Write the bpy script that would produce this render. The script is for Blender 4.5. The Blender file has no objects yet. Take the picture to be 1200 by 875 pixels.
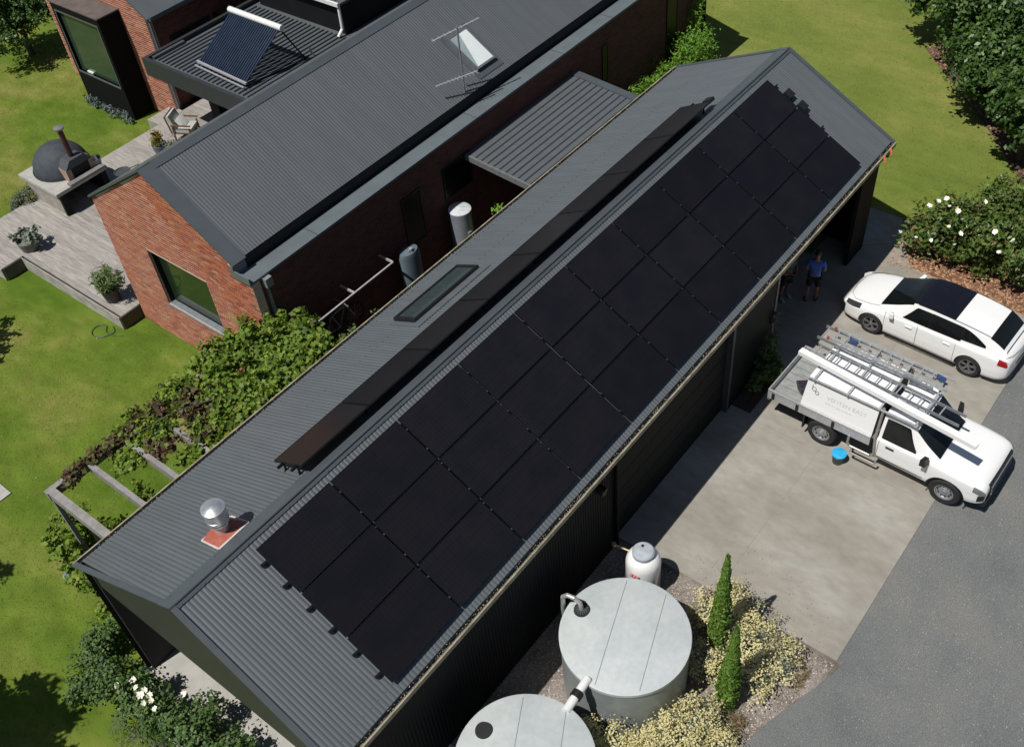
import bpy, bmesh, math, random
import numpy as np
from mathutils import Vector, Matrix

S = bpy.context.scene
COL = S.collection
PI = math.pi
# ------------------------------------------------------------------ camera
R = [[0.6090348, -0.7902527, -0.0676558], [-0.6004536, -0.4036613, -0.6902992], [0.5182007, 0.4610404, -0.7203539]]
cam_d = bpy.data.cameras.new('camera'); cam = bpy.data.objects.new('camera', cam_d); COL.objects.link(cam)
m = Matrix(((R[0][0], -R[1][0], -R[2][0], -2.8567), (R[0][1], -R[1][1], -R[2][1], -10.9205), (R[0][2], -R[1][2], -R[2][2], 19.7949), (0, 0, 0, 1)))
cam.matrix_world = m
cam_d.sensor_fit = 'HORIZONTAL'; cam_d.sensor_width = 36; cam_d.lens = 1205.74 / 1200 * 36
cam_d.shift_x = -17.158 / 1200; cam_d.shift_y = 12.87 / 1200
cam_d.clip_end = 600; cam_d.clip_start = .1
S.camera = cam
# ------------------------------------------------------------------ light
SUN = Vector((-0.5309, 0.123, 1.0)).normalized()          # towards the sun
elev = math.asin(SUN.z)
w = bpy.data.worlds.new('World'); S.world = w; w.use_nodes = True
nt = w.node_tree; sky = nt.nodes.new('ShaderNodeTexSky'); sky.sky_type = 'NISHITA'; sky.sun_disc = False
sky.sun_elevation = elev; sky.sun_rotation = math.atan2(SUN.x, SUN.y); sky.air_density = 1.0; sky.dust_density = .6
nt.links.new(sky.outputs[0], nt.nodes['Background'].inputs[0]); nt.nodes['Background'].inputs[1].default_value = 0.05
sd = bpy.data.lights.new('sun', 'SUN'); so = bpy.data.objects.new('sun', sd); COL.objects.link(so)
sd.energy = 4.6; sd.angle = math.radians(.5); sd.color = (1, .965, .91)
so.rotation_euler = (-SUN).to_track_quat('-Z', 'Y').to_euler()
S.view_settings.view_transform = 'Standard'; S.view_settings.look = 'None'; S.view_settings.exposure = 0; S.view_settings.gamma = 1
S.render.resolution_x = 1024; S.render.resolution_y = 746

# ------------------------------------------------------------------ materials
MATS = {}
def mat(name, col, rough=.6, metal=0., col2=None, nscale=8., bump=0., bscale=60., spec=.5, var=0., vary=None, coat=0., trans=0., detail=4., stretch=None, island=0.):
    """principled with world-space noise tint, object / island variation and fine relief"""
    if name in MATS: return MATS[name]
    M = bpy.data.materials.new(name); M.use_nodes = True; n = M.node_tree.nodes; L = M.node_tree.links
    b = n['Principled BSDF']; b.inputs['Roughness'].default_value = rough; b.inputs['Metallic'].default_value = metal
    b.inputs['Specular IOR Level'].default_value = spec; b.inputs['Coat Weight'].default_value = coat
    b.inputs['Transmission Weight'].default_value = trans
    g = n.new('ShaderNodeNewGeometry'); mp = n.new('ShaderNodeMapping'); L.new(g.outputs['Position'], mp.inputs[0])
    if stretch: mp.inputs['Scale'].default_value = stretch
    nz = n.new('ShaderNodeTexNoise'); nz.inputs['Scale'].default_value = nscale; nz.inputs['Detail'].default_value = detail
    L.new(mp.outputs[0], nz.inputs['Vector'])
    mx = n.new('ShaderNodeMix'); mx.data_type = 'RGBA'
    c2 = col2 if col2 else tuple(c * .8 for c in col)
    mx.inputs[6].default_value = (*col, 1); mx.inputs[7].default_value = (*c2, 1)
    cr = n.new('ShaderNodeMapRange'); cr.inputs[1].default_value = .35; cr.inputs[2].default_value = .65
    L.new(nz.outputs[0], cr.inputs[0]); L.new(cr.outputs[0], mx.inputs[0])
    out = mx.outputs[2]
    if var or island:
        if island:
            src = g.outputs['Random Per Island']; amt = island
        else:
            oi = n.new('ShaderNodeObjectInfo'); src = oi.outputs['Random']; amt = var
        hs = n.new('ShaderNodeHueSaturation'); mr = n.new('ShaderNodeMapRange')
        mr.inputs[3].default_value = 1 - amt; mr.inputs[4].default_value = 1 + amt
        L.new(src, mr.inputs[0]); L.new(mr.outputs[0], hs.inputs['Value']); L.new(out, hs.inputs['Color']); out = hs.outputs[0]
    L.new(out, b.inputs['Base Color'])
    if bump:
        bn = n.new('ShaderNodeTexNoise'); bn.inputs['Scale'].default_value = bscale; bn.inputs['Detail'].default_value = 3
        L.new(mp.outputs[0], bn.inputs['Vector']); bp = n.new('ShaderNodeBump'); bp.inputs['Strength'].default_value = bump; bp.inputs['Distance'].default_value = .02
        L.new(bn.outputs[0], bp.inputs['Height']); L.new(bp.outputs[0], b.inputs['Normal'])
    MATS[name] = M; return M

def ramp_mat(name, stops, scale=1., detail=6., rough=.9, bump=.3, bscale=80., mix=None, island=False, trans=0., spec=.3, stretch=None):
    """colour ramp over noise (or over the random number of each leaf / brick)"""
    if name in MATS: return MATS[name]
    M = bpy.data.materials.new(name); M.use_nodes = True; n = M.node_tree.nodes; L = M.node_tree.links
    b = n['Principled BSDF']; b.inputs['Roughness'].default_value = rough; b.inputs['Specular IOR Level'].default_value = spec
    g = n.new('ShaderNodeNewGeometry'); mp = n.new('ShaderNodeMapping'); L.new(g.outputs['Position'], mp.inputs[0])
    if stretch: mp.inputs['Scale'].default_value = stretch
    cr = n.new('ShaderNodeValToRGB'); e = cr.color_ramp.elements
    for i, (p, c) in enumerate(stops):
        el = e[i] if i < 2 else e.new(p)
        el.position = p; el.color = (*c, 1)
    if island:
        if island == 'object':
            oi = n.new('ShaderNodeObjectInfo'); L.new(oi.outputs['Random'], cr.inputs[0])
        else: L.new(g.outputs['Random Per Island'], cr.inputs[0])
    else:
        nz = n.new('ShaderNodeTexNoise'); nz.inputs['Scale'].default_value = scale; nz.inputs['Detail'].default_value = detail; nz.inputs['Roughness'].default_value = .65
        L.new(mp.outputs[0], nz.inputs['Vector']); L.new(nz.outputs[0], cr.inputs[0])
    out = cr.outputs[0]
    if mix:                                                # (scale, strength) second finer noise, multiplied
        n2 = n.new('ShaderNodeTexNoise'); n2.inputs['Scale'].default_value = mix[0]; n2.inputs['Detail'].default_value = 4
        L.new(mp.outputs[0], n2.inputs['Vector']); mr = n.new('ShaderNodeMapRange'); mr.inputs[1].default_value = .3; mr.inputs[2].default_value = .7
        mr.inputs[3].default_value = 1 - mix[1]; mr.inputs[4].default_value = 1 + mix[1]; L.new(n2.outputs[0], mr.inputs[0])
        hs = n.new('ShaderNodeHueSaturation'); L.new(mr.outputs[0], hs.inputs['Value']); L.new(out, hs.inputs['Color']); out = hs.outputs[0]
    L.new(out, b.inputs['Base Color'])
    if bump:
        bn = n.new('ShaderNodeTexNoise'); bn.inputs['Scale'].default_value = bscale; bn.inputs['Detail'].default_value = 4
        L.new(mp.outputs[0], bn.inputs['Vector']); bp = n.new('ShaderNodeBump'); bp.inputs['Strength'].default_value = bump; bp.inputs['Distance'].default_value = .03
        L.new(bn.outputs[0], bp.inputs['Height']); L.new(bp.outputs[0], b.inputs['Normal'])
    if trans:
        t = n.new('ShaderNodeBsdfTranslucent'); L.new(out, t.inputs[0]); ms = n.new('ShaderNodeMixShader'); ms.inputs[0].default_value = trans
        L.new(b.outputs[0], ms.inputs[1]); L.new(t.outputs[0], ms.inputs[2]); L.new(ms.outputs[0], n['Material Output'].inputs[0])
    MATS[name] = M; return M

def brick_mat(name):
    M = bpy.data.materials.new(name); M.use_nodes = True; n = M.node_tree.nodes; L = M.node_tree.links; b = n['Principled BSDF']
    b.inputs['Roughness'].default_value = .9
    g = n.new('ShaderNodeNewGeometry'); sx = n.new('ShaderNodeSeparateXYZ'); cx = n.new('ShaderNodeCombineXYZ'); L.new(g.outputs['Position'], sx.inputs[0])
    ad = n.new('ShaderNodeMath'); L.new(sx.outputs[0], ad.inputs[0]); L.new(sx.outputs[1], ad.inputs[1])
    L.new(ad.outputs[0], cx.inputs[0]); L.new(sx.outputs[2], cx.inputs[1])
    t = n.new('ShaderNodeTexBrick'); L.new(cx.outputs[0], t.inputs[0]); t.inputs['Scale'].default_value = 1
    t.inputs['Brick Width'].default_value = .24; t.inputs['Row Height'].default_value = .086; t.inputs['Mortar Size'].default_value = .007
    t.inputs['Color1'].default_value = (.17, .048, .030, 1); t.inputs['Color2'].default_value = (.10, .030, .022, 1); t.inputs['Mortar'].default_value = (.12, .09, .08, 1)
    L.new(t.outputs[0], b.inputs['Base Color']); bp = n.new('ShaderNodeBump'); bp.inputs['Strength'].default_value = .6; bp.inputs['Distance'].default_value = .01; bp.invert = True
    L.new(t.outputs[1], bp.inputs['Height']); L.new(bp.outputs[0], b.inputs['Normal']); return M

ROOF = mat('roof_steel', (.104, .117, .126), .42, 0, (.092, .104, .112), 2.2, spec=.4, stretch=(2.5, .35, .35))
ROOF2 = mat('roof_steel_house', (.100, .110, .116), .42, 0, (.090, .100, .106), 2.0, spec=.4, stretch=(2.5, .35, .35))
FLASH = mat('roof_flashing', (.074, .087, .097), .4, 0, (.068, .079, .088), 3, spec=.5)
DARK = mat('dark_cladding', (.010, .0105, .0115), .65, 0, (.008, .0085, .009), 2, spec=.18)
DARKG = mat('dark_gable_panel', (.030, .033, .029), .6, 0, (.036, .038, .033), 1.4)
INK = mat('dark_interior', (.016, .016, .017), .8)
CELL = mat('solar_glass', (.0075, .0075, .010), .22, 0, (.0085, .008, .010), 3, spec=.25)
CELLR = mat('solar_glass_upper', (.014, .011, .012), .2, 0, (.012, .010, .010), 3, spec=.3)  # carries the same brown glare tint in its colour
CELLF = mat('solar_frame', (.009, .009, .011), .4, .3)
ALU = mat('aluminium', (.50, .51, .52), .42, .35, (.40, .41, .42), 14)
ALUD = mat('aluminium_dark', (.26, .28, .30), .45, .35)  # darker grey aluminium
CHROME = mat('polished_steel', (.72, .73, .74), .30, .75)
WHITE = mat('white_paint', (.80, .80, .79), .22, 0, (.79, .79, .78), 2, spec=.5, coat=.6)
WHITEM = mat('white_plastic', (.74, .74, .72), .5, 0, (.66, .66, .64), 6)
BLACKP = mat('black_plastic', (.012, .012, .013), .5)
RUBBER = mat('tyre_rubber', (.018, .018, .019), .8)
GLASS = mat('tinted_glass', (.008, .010, .010), .05, 0, spec=.5)
GLASSG = mat('window_glass', (.018, .035, .018), .03, 0, spec=1.0)  # green lawn reflection put into the base colour
RED = mat('red_lamp', (.35, .01, .015), .15)
LAMP = mat('headlamp', (.35, .36, .37), .08, .6)
CONC = ramp_mat('concrete', [(.28, (.215, .196, .165)), (.42, (.262, .242, .208)), (.52, (.288, .270, .235)), (.64, (.335, .32, .285)), (.8, (.25, .235, .20))], .75, 11, .85, .15, 140, mix=(5.5, .09), stretch=(1, .5, 1), spec=.2)
CONCD = mat('concrete_mould', (.40, .39, .36), .8, 0, (.34, .33, .30), 5, bump=.1)
BRK = ramp_mat('brick_clay', [(.0, (.22, .052, .026)), (.25, (.33, .092, .042)), (.55, (.39, .125, .060)), (.8, (.28, .066, .036)), (.93, (.44, .21, .11)), (1., (.18, .065, .042))], island=True, bump=.3, bscale=90)
BRKO = ramp_mat('brick_clay_single', [(.0, (.22, .052, .026)), (.25, (.33, .092, .042)), (.55, (.39, .125, .060)), (.8, (.28, .066, .036)), (.93, (.44, .21, .11)), (1., (.18, .065, .042))], island='object', bump=.3, bscale=90)
MORT = mat('mortar', (.62, .48, .40), .95, 0, (.50, .37, .30), 20)
BRW = brick_mat('brick_side_wall')  # same brick as the gables, side wall shade put into darker colours
TIMB = mat('silvered_timber', (.36, .335, .305), .8, 0, (.24, .22, .20), 5, stretch=(6, .5, 1), bump=.25, bscale=30, var=.16)
TIMP = mat('grey_timber', (.27, .26, .245), .8, 0, (.20, .19, .18), 7, bump=.3, bscale=30)
BEIGE = mat('gutter_lip', (.36, .31, .22), .7, 0, (.20, .17, .11), 5)

# ------------------------------------------------------------------ mesh helpers
class MB:
    def __init__(s): s.v = []; s.f = []
    def add(s, vs, fs):
        o = len(s.v); s.v += [tuple(p) for p in vs]; s.f += [tuple(i + o for i in f) for f in fs]; return s
    def hexa(s, p):      # 8 pts: bottom 0-3, top 4-7
        return s.add(p, [(3, 2, 1, 0), (4, 5, 6, 7), (0, 1, 5, 4), (1, 2, 6, 5), (2, 3, 7, 6), (3, 0, 4, 7)])
    def box(s, x0, x1, y0, y1, z0, z1):
        return s.hexa([(x0, y0, z0), (x1, y0, z0), (x1, y1, z0), (x0, y1, z0), (x0, y0, z1), (x1, y0, z1), (x1, y1, z1), (x0, y1, z1)])
    def bar(s, a, b, w, h, up=(0, 0, 1)):
        a = Vector(a); b = Vector(b); d = (b - a).normalized(); u = Vector(up); sd = d.cross(u).normalized(); u = sd.cross(d)
        sd *= w / 2; u = u * h / 2
        return s.hexa([a - sd - u, a + sd - u, b + sd - u, b - sd - u, a - sd + u, a + sd + u, b + sd + u, b - sd + u])
    def cyl(s, a, b, r0, r1=None, n=16, caps=True):
        r1 = r0 if r1 is None else r1; a = Vector(a); b = Vector(b); d = (b - a).normalized()
        u = d.orthogonal().normalized(); v = d.cross(u); P = []
        for c, r in ((a, r0), (b, r1)):
            for i in range(n):
                t = 2 * PI * i / n; P.append(c + u * math.cos(t) * r + v * math.sin(t) * r)
        F = [(i, (i + 1) % n, n + (i + 1) % n, n + i) for i in range(n)]
        if caps: F += [tuple(range(n - 1, -1, -1)), tuple(range(n, 2 * n))]
        return s.add(P, F)
    def tube(s, path, r, n=8):
        for a, b in zip(path[:-1], path[1:]): s.cyl(a, b, r, r, n)
        return s
    def lathe(s, c, prof, n=24, axis='z'):
        P = []; k = len(prof); c = Vector(c)
        for i in range(n):
            t = 2 * PI * i / n
            for r, h in prof:
                q = (r * math.cos(t), r * math.sin(t), h)
                if axis == 'x': q = (h, q[0], q[1])
                P.append(c + Vector(q))
        F = []
        for i in range(n):
            j = (i + 1) % n
            for a in range(k - 1): F.append((i * k + a, j * k + a, j * k + a + 1, i * k + a + 1))
        return s.add(P, F)
    def plate(s, pts, t, nrm=None):
        """flat polygon with thickness t along its normal"""
        P = [Vector(p) for p in pts]; nn = Vector(nrm) if nrm else (P[1] - P[0]).cross(P[2] - P[0]).normalized()
        k = len(P); Q = [p - nn * t for p in P]
        F = [tuple(range(k)), tuple(range(2 * k - 1, k - 1, -1))] + [(i, k + i, k + (i + 1) % k, (i + 1) % k) for i in range(k)]
        return s.add(P + Q, F)
    def grid(s, rows):
        nr = len(rows); nc = len(rows[0]); V = [p for r in rows for p in r]
        return s.add(V, [(i * nc + j, (i + 1) * nc + j, (i + 1) * nc + j + 1, i * nc + j + 1) for i in range(nr - 1) for j in range(nc - 1)])
    def build(s, name, mt, parent=None, local=False, smooth=False, kind=None, label=None, fix=True):
        me = bpy.data.meshes.new(name); me.from_pydata(s.v, [], s.f); me.update()
        if fix:
            bm = bmesh.new(); bm.from_mesh(me); bmesh.ops.recalc_face_normals(bm, faces=bm.faces); bm.to_mesh(me); bm.free()
        return link(me, name, mt, parent, local, smooth, kind, label)

def wloc(o):
    l = Vector(o.location)
    while o.parent: o = o.parent; l += o.location
    return l
def link(me, name, mt, parent=None, local=False, smooth=False, kind=None, label=None):
    o = bpy.data.objects.new(name, me)
    if mt is not None and len(me.materials) == 0: me.materials.append(mt)
    if smooth:
        me.polygons.foreach_set('use_smooth', [True] * len(me.polygons))
        try: me.set_sharp_from_angle(angle=math.radians(40))
        except Exception: pass
    COL.objects.link(o)
    if parent:
        o.parent = parent
        if not local: o.location = -wloc(parent)
    if kind: o['kind'] = kind
    if label: o['label'] = label
    return o
def tag(o, label, cat, group=None):
    o['label'] = label; o['category'] = cat
    if group: o['group'] = group
    return o
def thing(name, label, cat, loc=(0, 0, 0), rz=0, group=None):
    o = bpy.data.objects.new(name, None); COL.objects.link(o); o.location = loc; o.rotation_euler = (0, 0, rz)
    o.empty_display_size = .2
    return tag(o, label, cat, group)
def struct(o): o['kind'] = 'structure'; return o
def np_mesh(name, V, F):
    """V (n,3), F (m,4) or (m,3)"""
    me = bpy.data.meshes.new(name); k = F.shape[1]
    me.vertices.add(len(V)); me.vertices.foreach_set('co', V.astype(np.float32).ravel())
    me.loops.add(F.size); me.loops.foreach_set('vertex_index', F.astype(np.int32).ravel())
    me.polygons.add(len(F)); me.polygons.foreach_set('loop_start', np.arange(0, F.size, k, dtype=np.int32))
    me.update(calc_edges=True); return me
def copy_tree(o, parent=None):
    c = o.copy(); COL.objects.link(c); c.parent = parent
    for ch in list(o.children): copy_tree(ch, c)
    return c

# ------------------------------------------------------------------ foliage
def leaf_quads(C, N, size, rng, aspect=.55, jit=.6, droop=0.):
    """C centres, N preferred normals -> leaf shaped quads, slightly folded"""
    n = len(C); nn = N + rng.normal(0, jit, (n, 3)); nn /= np.linalg.norm(nn, axis=1)[:, None] + 1e-9
    r = rng.normal(0, 1, (n, 3)); a = np.cross(nn, r); a /= np.linalg.norm(a, axis=1)[:, None] + 1e-9
    a[:, 2] -= droop; b = np.cross(nn, a); sz = size * rng.uniform(.6, 1.35, (n, 1))
    V = np.empty((n, 4, 3)); V[:, 0] = C - a * sz * .5; V[:, 1] = C + b * sz * aspect * .5 + nn * sz * .08
    V[:, 2] = C + a * sz * .5 - nn * sz * .05; V[:, 3] = C - b * sz * aspect * .5 + nn * sz * .08
    return V.reshape(-1, 3), np.arange(n * 4).reshape(-1, 4)
def crown_points(blobs, n, rng, shell=.55, lumps=.25, zmin=None):
    """blobs: (cx,cy,cz,rx,ry,rz). Points cluster in twigs on uneven shells"""
    B = np.array(blobs, float); vol = (B[:, 3] * B[:, 4] * B[:, 5]) ** .67; p = vol / vol.sum()
    nt = max(8, n // 26); idx = rng.choice(len(B), nt, p=p); b = B[idx]
    d = rng.normal(0, 1, (nt, 3)); d /= np.linalg.norm(d, axis=1)[:, None]
    lump = 1 + lumps * np.sin(d[:, 0] * 7 + idx) * np.sin(d[:, 1] * 6 + idx * 2) * np.sin(d[:, 2] * 5 + 1.3 * idx) + rng.normal(0, lumps * .3, nt)
    rr = (shell + (1 - shell) * rng.random(nt)) * lump
    T = b[:, :3] + d * b[:, 3:] * rr[:, None]
    k = rng.integers(0, nt, n); ts = np.cbrt(vol.mean()) * .12
    C = T[k] + rng.normal(0, 1, (n, 3)) * ts; N = d[k] * .8 + np.array([0, 0, .7])
    if zmin is not None: ok = C[:, 2] > zmin; C = C[ok]; N = N[ok]
    return C, N
def foliage(name, blobs, n, size, mt, parent, seed, local=False, kind=None, **kw):
    rng = np.random.default_rng(seed); sh = kw.pop('shell', .5); lu = kw.pop('lumps', .3); zm = kw.pop('zmin', .05)
    C, N = crown_points(blobs, n, rng, sh, lu, zm); V, F = leaf_quads(C, N, size, rng, **kw)
    return link(np_mesh(name, V, F), name, mt, parent, local, kind=kind)
def leafm(name, cs, trans=.25, rough=.55):
    st = [(i / (len(cs) - 1), c) for i, c in enumerate(cs)]
    return ramp_mat(name, st, island=True, bump=0, trans=trans, rough=rough, spec=.35)
L_TREE = leafm('leaf_dark_tree', [(.03, .065, .015), (.055, .115, .022), (.09, .165, .035), (.035, .08, .02), (.13, .20, .055)], rough=.4)
L_VINE = leafm('leaf_vine', [(.09, .16, .02), (.17, .28, .03), (.25, .36, .045), (.07, .12, .025), (.34, .38, .06)], .4)
L_VRED = leafm('leaf_vine_red', [(.10, .05, .045), (.14, .06, .05), (.10, .12, .03), (.17, .11, .06), (.16, .20, .03), (.07, .05, .04)], .35)
L_BAMB = leafm('leaf_bright', [(.10, .21, .02), (.16, .32, .035), (.24, .42, .06), (.10, .22, .03)], .4)
L_ROSE = leafm('leaf_rose', [(.045, .10, .03), (.08, .16, .035), (.13, .22, .06), (.17, .23, .08), (.06, .12, .055)], .35)
L_MAG = leafm('leaf_magnolia', [(.05, .09, .018), (.08, .15, .028), (.15, .22, .05), (.06, .10, .025), (.22, .20, .07)], .25, .3)
L_CYP = leafm('leaf_cypress', [(.07, .14, .02), (.12, .22, .03), (.18, .29, .05)], .25)
L_GREY = leafm('leaf_grey', [(.12, .15, .10), (.20, .23, .16), (.28, .29, .20), (.09, .11, .07)], .2)
L_CREAM = leafm('flower_cream', [(.62, .55, .24), (.72, .67, .36), (.55, .46, .18), (.78, .74, .50)], .25)
L_SUCC = leafm('leaf_pale_shrub', [(.16, .20, .15), (.25, .29, .23), (.11, .15, .10), (.33, .36, .30)], .15)
L_OLIV = leafm('leaf_olive_pot', [(.07, .12, .03), (.12, .18, .05), (.16, .22, .08)], .3)
WPET = mat('white_petal', (.85, .83, .74), .6, 0, (.8, .76, .6), 20)
BARK = mat('bark', (.10, .075, .055), .9, 0, (.06, .045, .035), 12, bump=.4, bscale=30)
def branches(name, base, tips, r, parent, local=False):
    mb = MB(); base = Vector(base)
    for t in tips:
        t = Vector(t); q = base.lerp(t, .5) + Vector((.06, -.05, .1)) * (t - base).length
        mb.cyl(base, q, r, r * .6, 7); mb.cyl(q, t, r * .6, r * .2, 6)
    return mb.build(name, BARK, parent, local, True)
def flowers(name, pts, r, mt, parent, petals=6, seed=0, local=False):
    rng = random.Random(seed)
    for p in pts:
        mb = MB()
        p = Vector(p); rr = r * rng.uniform(.7, 1.2); tl = Vector((rng.uniform(-.6, .2), rng.uniform(-.6, .2), 1)).normalized(); u = tl.orthogonal().normalized(); v = tl.cross(u)
        for k in range(petals):
            t = 2 * PI * k / petals; a = u * math.cos(t) + v * math.sin(t); b = tl.cross(a)
            mb.add([p, p + a * rr * .6 + b * rr * .35 + tl * rr * .35 * rng.uniform(.2, 1.6), p + a * rr * rng.uniform(.7, 1.1) + tl * rr * .3, p + a * rr * .6 - b * rr * .35 + tl * rr * .35], [(0, 1, 2, 3)])
        mb.build(name, mt, parent, local, fix=False)

# ================================================================== GROUND
def lawn_mat():
    M = ramp_mat('lawn_grass', [(.27, (.058, .102, .012)), (.41, (.084, .138, .016)), (.51, (.118, .166, .024)), (.61, (.175, .190, .044)), (.77, (.28, .245, .10))], .36, 10, .95, .55, 45, mix=(2.2, .15), spec=.05, stretch=(1, .55, 1))
    n = M.node_tree.nodes; L = M.node_tree.links; b = n['Principled BSDF']; src = b.inputs['Base Color'].links[0].from_socket
    g = [k for k in n if k.type == 'NEW_GEOMETRY'][0]; sx = n.new('ShaderNodeSeparateXYZ'); L.new(g.outputs['Position'], sx.inputs[0]); mr = n.new('ShaderNodeMapRange'); mr.inputs[1].default_value = 15; mr.inputs[2].default_value = 30; mr.inputs[4].default_value = .38
    L.new(sx.outputs[0], mr.inputs[0]); mx = n.new('ShaderNodeMix'); mx.data_type = 'RGBA'; L.new(mr.outputs[0], mx.inputs[0]); L.new(src, mx.inputs[6]); mx.inputs[7].default_value = (.235, .24, .075, 1); L.new(mx.outputs[2], b.inputs['Base Color'])
    return M
GRASS = lawn_mat()
ASPH = ramp_mat('asphalt', [(.3, (.145, .152, .152)), (.5, (.182, .188, .185)), (.66, (.215, .21, .19)), (.8, (.24, .215, .165))], .5, 10, .95, .7, 120, mix=(40, .30), spec=.15)
GRAV = ramp_mat('gravel', [(.3, (.11, .09, .07)), (.5, (.22, .19, .165)), (.65, (.33, .29, .26)), (.8, (.16, .13, .10))], 1.2, 12, .95, .8, 90, mix=(50, .35))
MULCH = ramp_mat('mulch', [(.3, (.08, .04, .025)), (.5, (.18, .095, .055)), (.6, (.30, .17, .10)), (.8, (.10, .055, .035))], 4, 12, .95, 1., 60, mix=(45, .4))
def sheet(name, pts, z, mt, thick=0):
    mb = MB()
    if thick: mb.plate([(x, y, z) for x, y in pts], thick, (0, 0, 1))
    else: mb.add([(x, y, z) for x, y in pts], [tuple(range(len(pts)))])
    return struct(mb.build(name, mt))
sheet('lawn', [(-90, -120), (160, -120), (160, 130), (-90, 130)], -.03, GRASS)
sheet('driveway', [(-30, -60), (60, -60), (60, -11), (26, -11), (22.5, -9.0), (21.15, -8.3), (8.7, -8.3), (8.36, -8.53), (7.6, -8.28), (6.7, -7.97), (5.9, -7.79), (3, -7.2), (-1, -6.8), (-30, -7)], -.022, ASPH)
sheet('garden_bed', [(-3, -6.9), (-3, -2.9), (8.75, -2.9), (8.75, -8.6), (8.36, -8.53), (7.6, -8.28), (6.7, -7.97), (5.9, -7.79), (3, -7.2), (-1, -6.8)], -.014, GRAV)
sheet('mulch_bed', [(21.15, -3.9), (23.3, -3.55), (27, -6.5), (28, -12), (22.7, -10), (20.95, -8.0), (21.0, -6.3)], -.010, MULCH)
slab = MB(); slab.plate([(8.70, -8.47, 0), (21.0, -8.47, 0), (21.3, -4.6, 0), (23.3, -3.5, 0), (23.3, -2.0, 0), (13.76, -2.0, 0), (8.70, -2.6, 0)], .10, (0, 0, 1))
slab = struct(slab.build('concrete_apron', CONC))
jt = MB(); jt.box(13.60, 13.612, -8.46, -2.95, .001, .003); jt.box(8.72, 20.9, -5.60, -5.588, .001, .003)
jt.build('control_joint', mat('joint_dark', (.26, .235, .20), .9), slab)
sheet('wall_bed', [(13.76, -3.62), (15.25, -3.62), (15.25, -2.7), (13.76, -2.7)], .006, mat('dark_soil', (.07, .05, .035), .95, 0, (.04, .03, .02), 9, bump=.8))
sheet('porch_floor', [(-.75, -3.6), (2.6, -3.6), (2.6, 3.5), (-.75, 3.5)], .02, mat('pale_concrete', (.40, .385, .355), .85, 0, (.34, .33, .30), 3, bump=.15, bscale=120), .1)
sheet('alley_ground', [(4.5, 3.5), (28, 3.5), (28, 6.5), (7.3, 6.5)], -.012, mat('alley_soil', (.09, .07, .055), .95, 0, (.05, .04, .03), 5, bump=.7))
# loose stones on the gravel and on the asphalt, past counting
def pebbles(name, poly, n, smin, smax, mt, z, seed):
    rng = np.random.default_rng(seed); P = np.array(poly, float); lo = P.min(0); hi = P.max(0)
    q = rng.uniform(lo, hi, (n * 3, 2)); ins = np.zeros(len(q), bool); j = len(P) - 1
    for i in range(len(P)):
        c = ((P[i, 1] > q[:, 1]) != (P[j, 1] > q[:, 1])) & (q[:, 0] < (P[j, 0] - P[i, 0]) * (q[:, 1] - P[i, 1]) / (P[j, 1] - P[i, 1] + 1e-12) + P[i, 0]); ins ^= c; j = i
    q = q[ins][:n]; n = len(q); s = rng.uniform(smin, smax, n); a = rng.uniform(0, 6.28, n)
    base = np.array([(1, 0, 0), (0, 1, 0), (-1, 0, 0), (0, -1, 0), (0, 0, 1.)])
    V = np.repeat(base[None], n, 0) * s[:, None, None] * np.array([1, .8, .6]) * rng.uniform(.7, 1.3, (n, 5, 3))
    ca, sa = np.cos(a)[:, None], np.sin(a)[:, None]; x = V[..., 0] * ca - V[..., 1] * sa; y = V[..., 0] * sa + V[..., 1] * ca
    V = np.stack([x + q[:, :1], y + q[:, 1:], V[..., 2] + z], -1).reshape(-1, 3)
    F = (np.array([(0, 1, 4), (1, 2, 4), (2, 3, 4), (3, 0, 4)])[None] + np.arange(n)[:, None, None] * 5).reshape(-1, 3)
    return link(np_mesh(name, V, F), name, mt, kind='stuff')
STN = ramp_mat('stones', [(0, (.16, .13, .11)), (.4, (.27, .23, .20)), (.8, (.38, .33, .29)), (1, (.52, .48, .42))], island=True, bump=0)
BED = [(2, -3.1), (8.6, -3.1), (8.6, -8.5), (7.6, -8.25), (6.7, -7.95), (5.9, -7.8), (3, -7.3)]
tag(pebbles('gravel_stones', BED, 26000, .008, .024, STN, -.012, 1), 'small pinkish grey stones of the gravel bed round the water tanks', 'gravel')
ASTN = ramp_mat('asphalt_stones', [(0, (.10, .10, .10)), (.6, (.16, .16, .155)), (.9, (.24, .235, .22)), (1, (.42, .40, .36))], island=True, bump=0)
tag(pebbles('driveway_chips', [(5, -8.1), (8.4, -8.75), (21, -8.6), (24, -10), (24, -13), (5, -13)], 30000, .006, .016, ASTN, -.021, 2), 'loose grey chips and grit on the asphalt driveway', 'road grit')
LIT = ramp_mat('leaf_litter', [(0, (.14, .07, .04)), (.5, (.32, .17, .10)), (1, (.48, .30, .18))], island=True, bump=0)
tag(pebbles('leaf_litter', [(21.1, -3.95), (23.2, -3.7), (26, -7), (24, -10), (22.4, -9.2), (20.95, -8), (20.95, -6.3)], 6000, .02, .05, LIT, -.008, 3), 'orange brown leaf litter under the magnolia bush', 'leaf litter')

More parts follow.
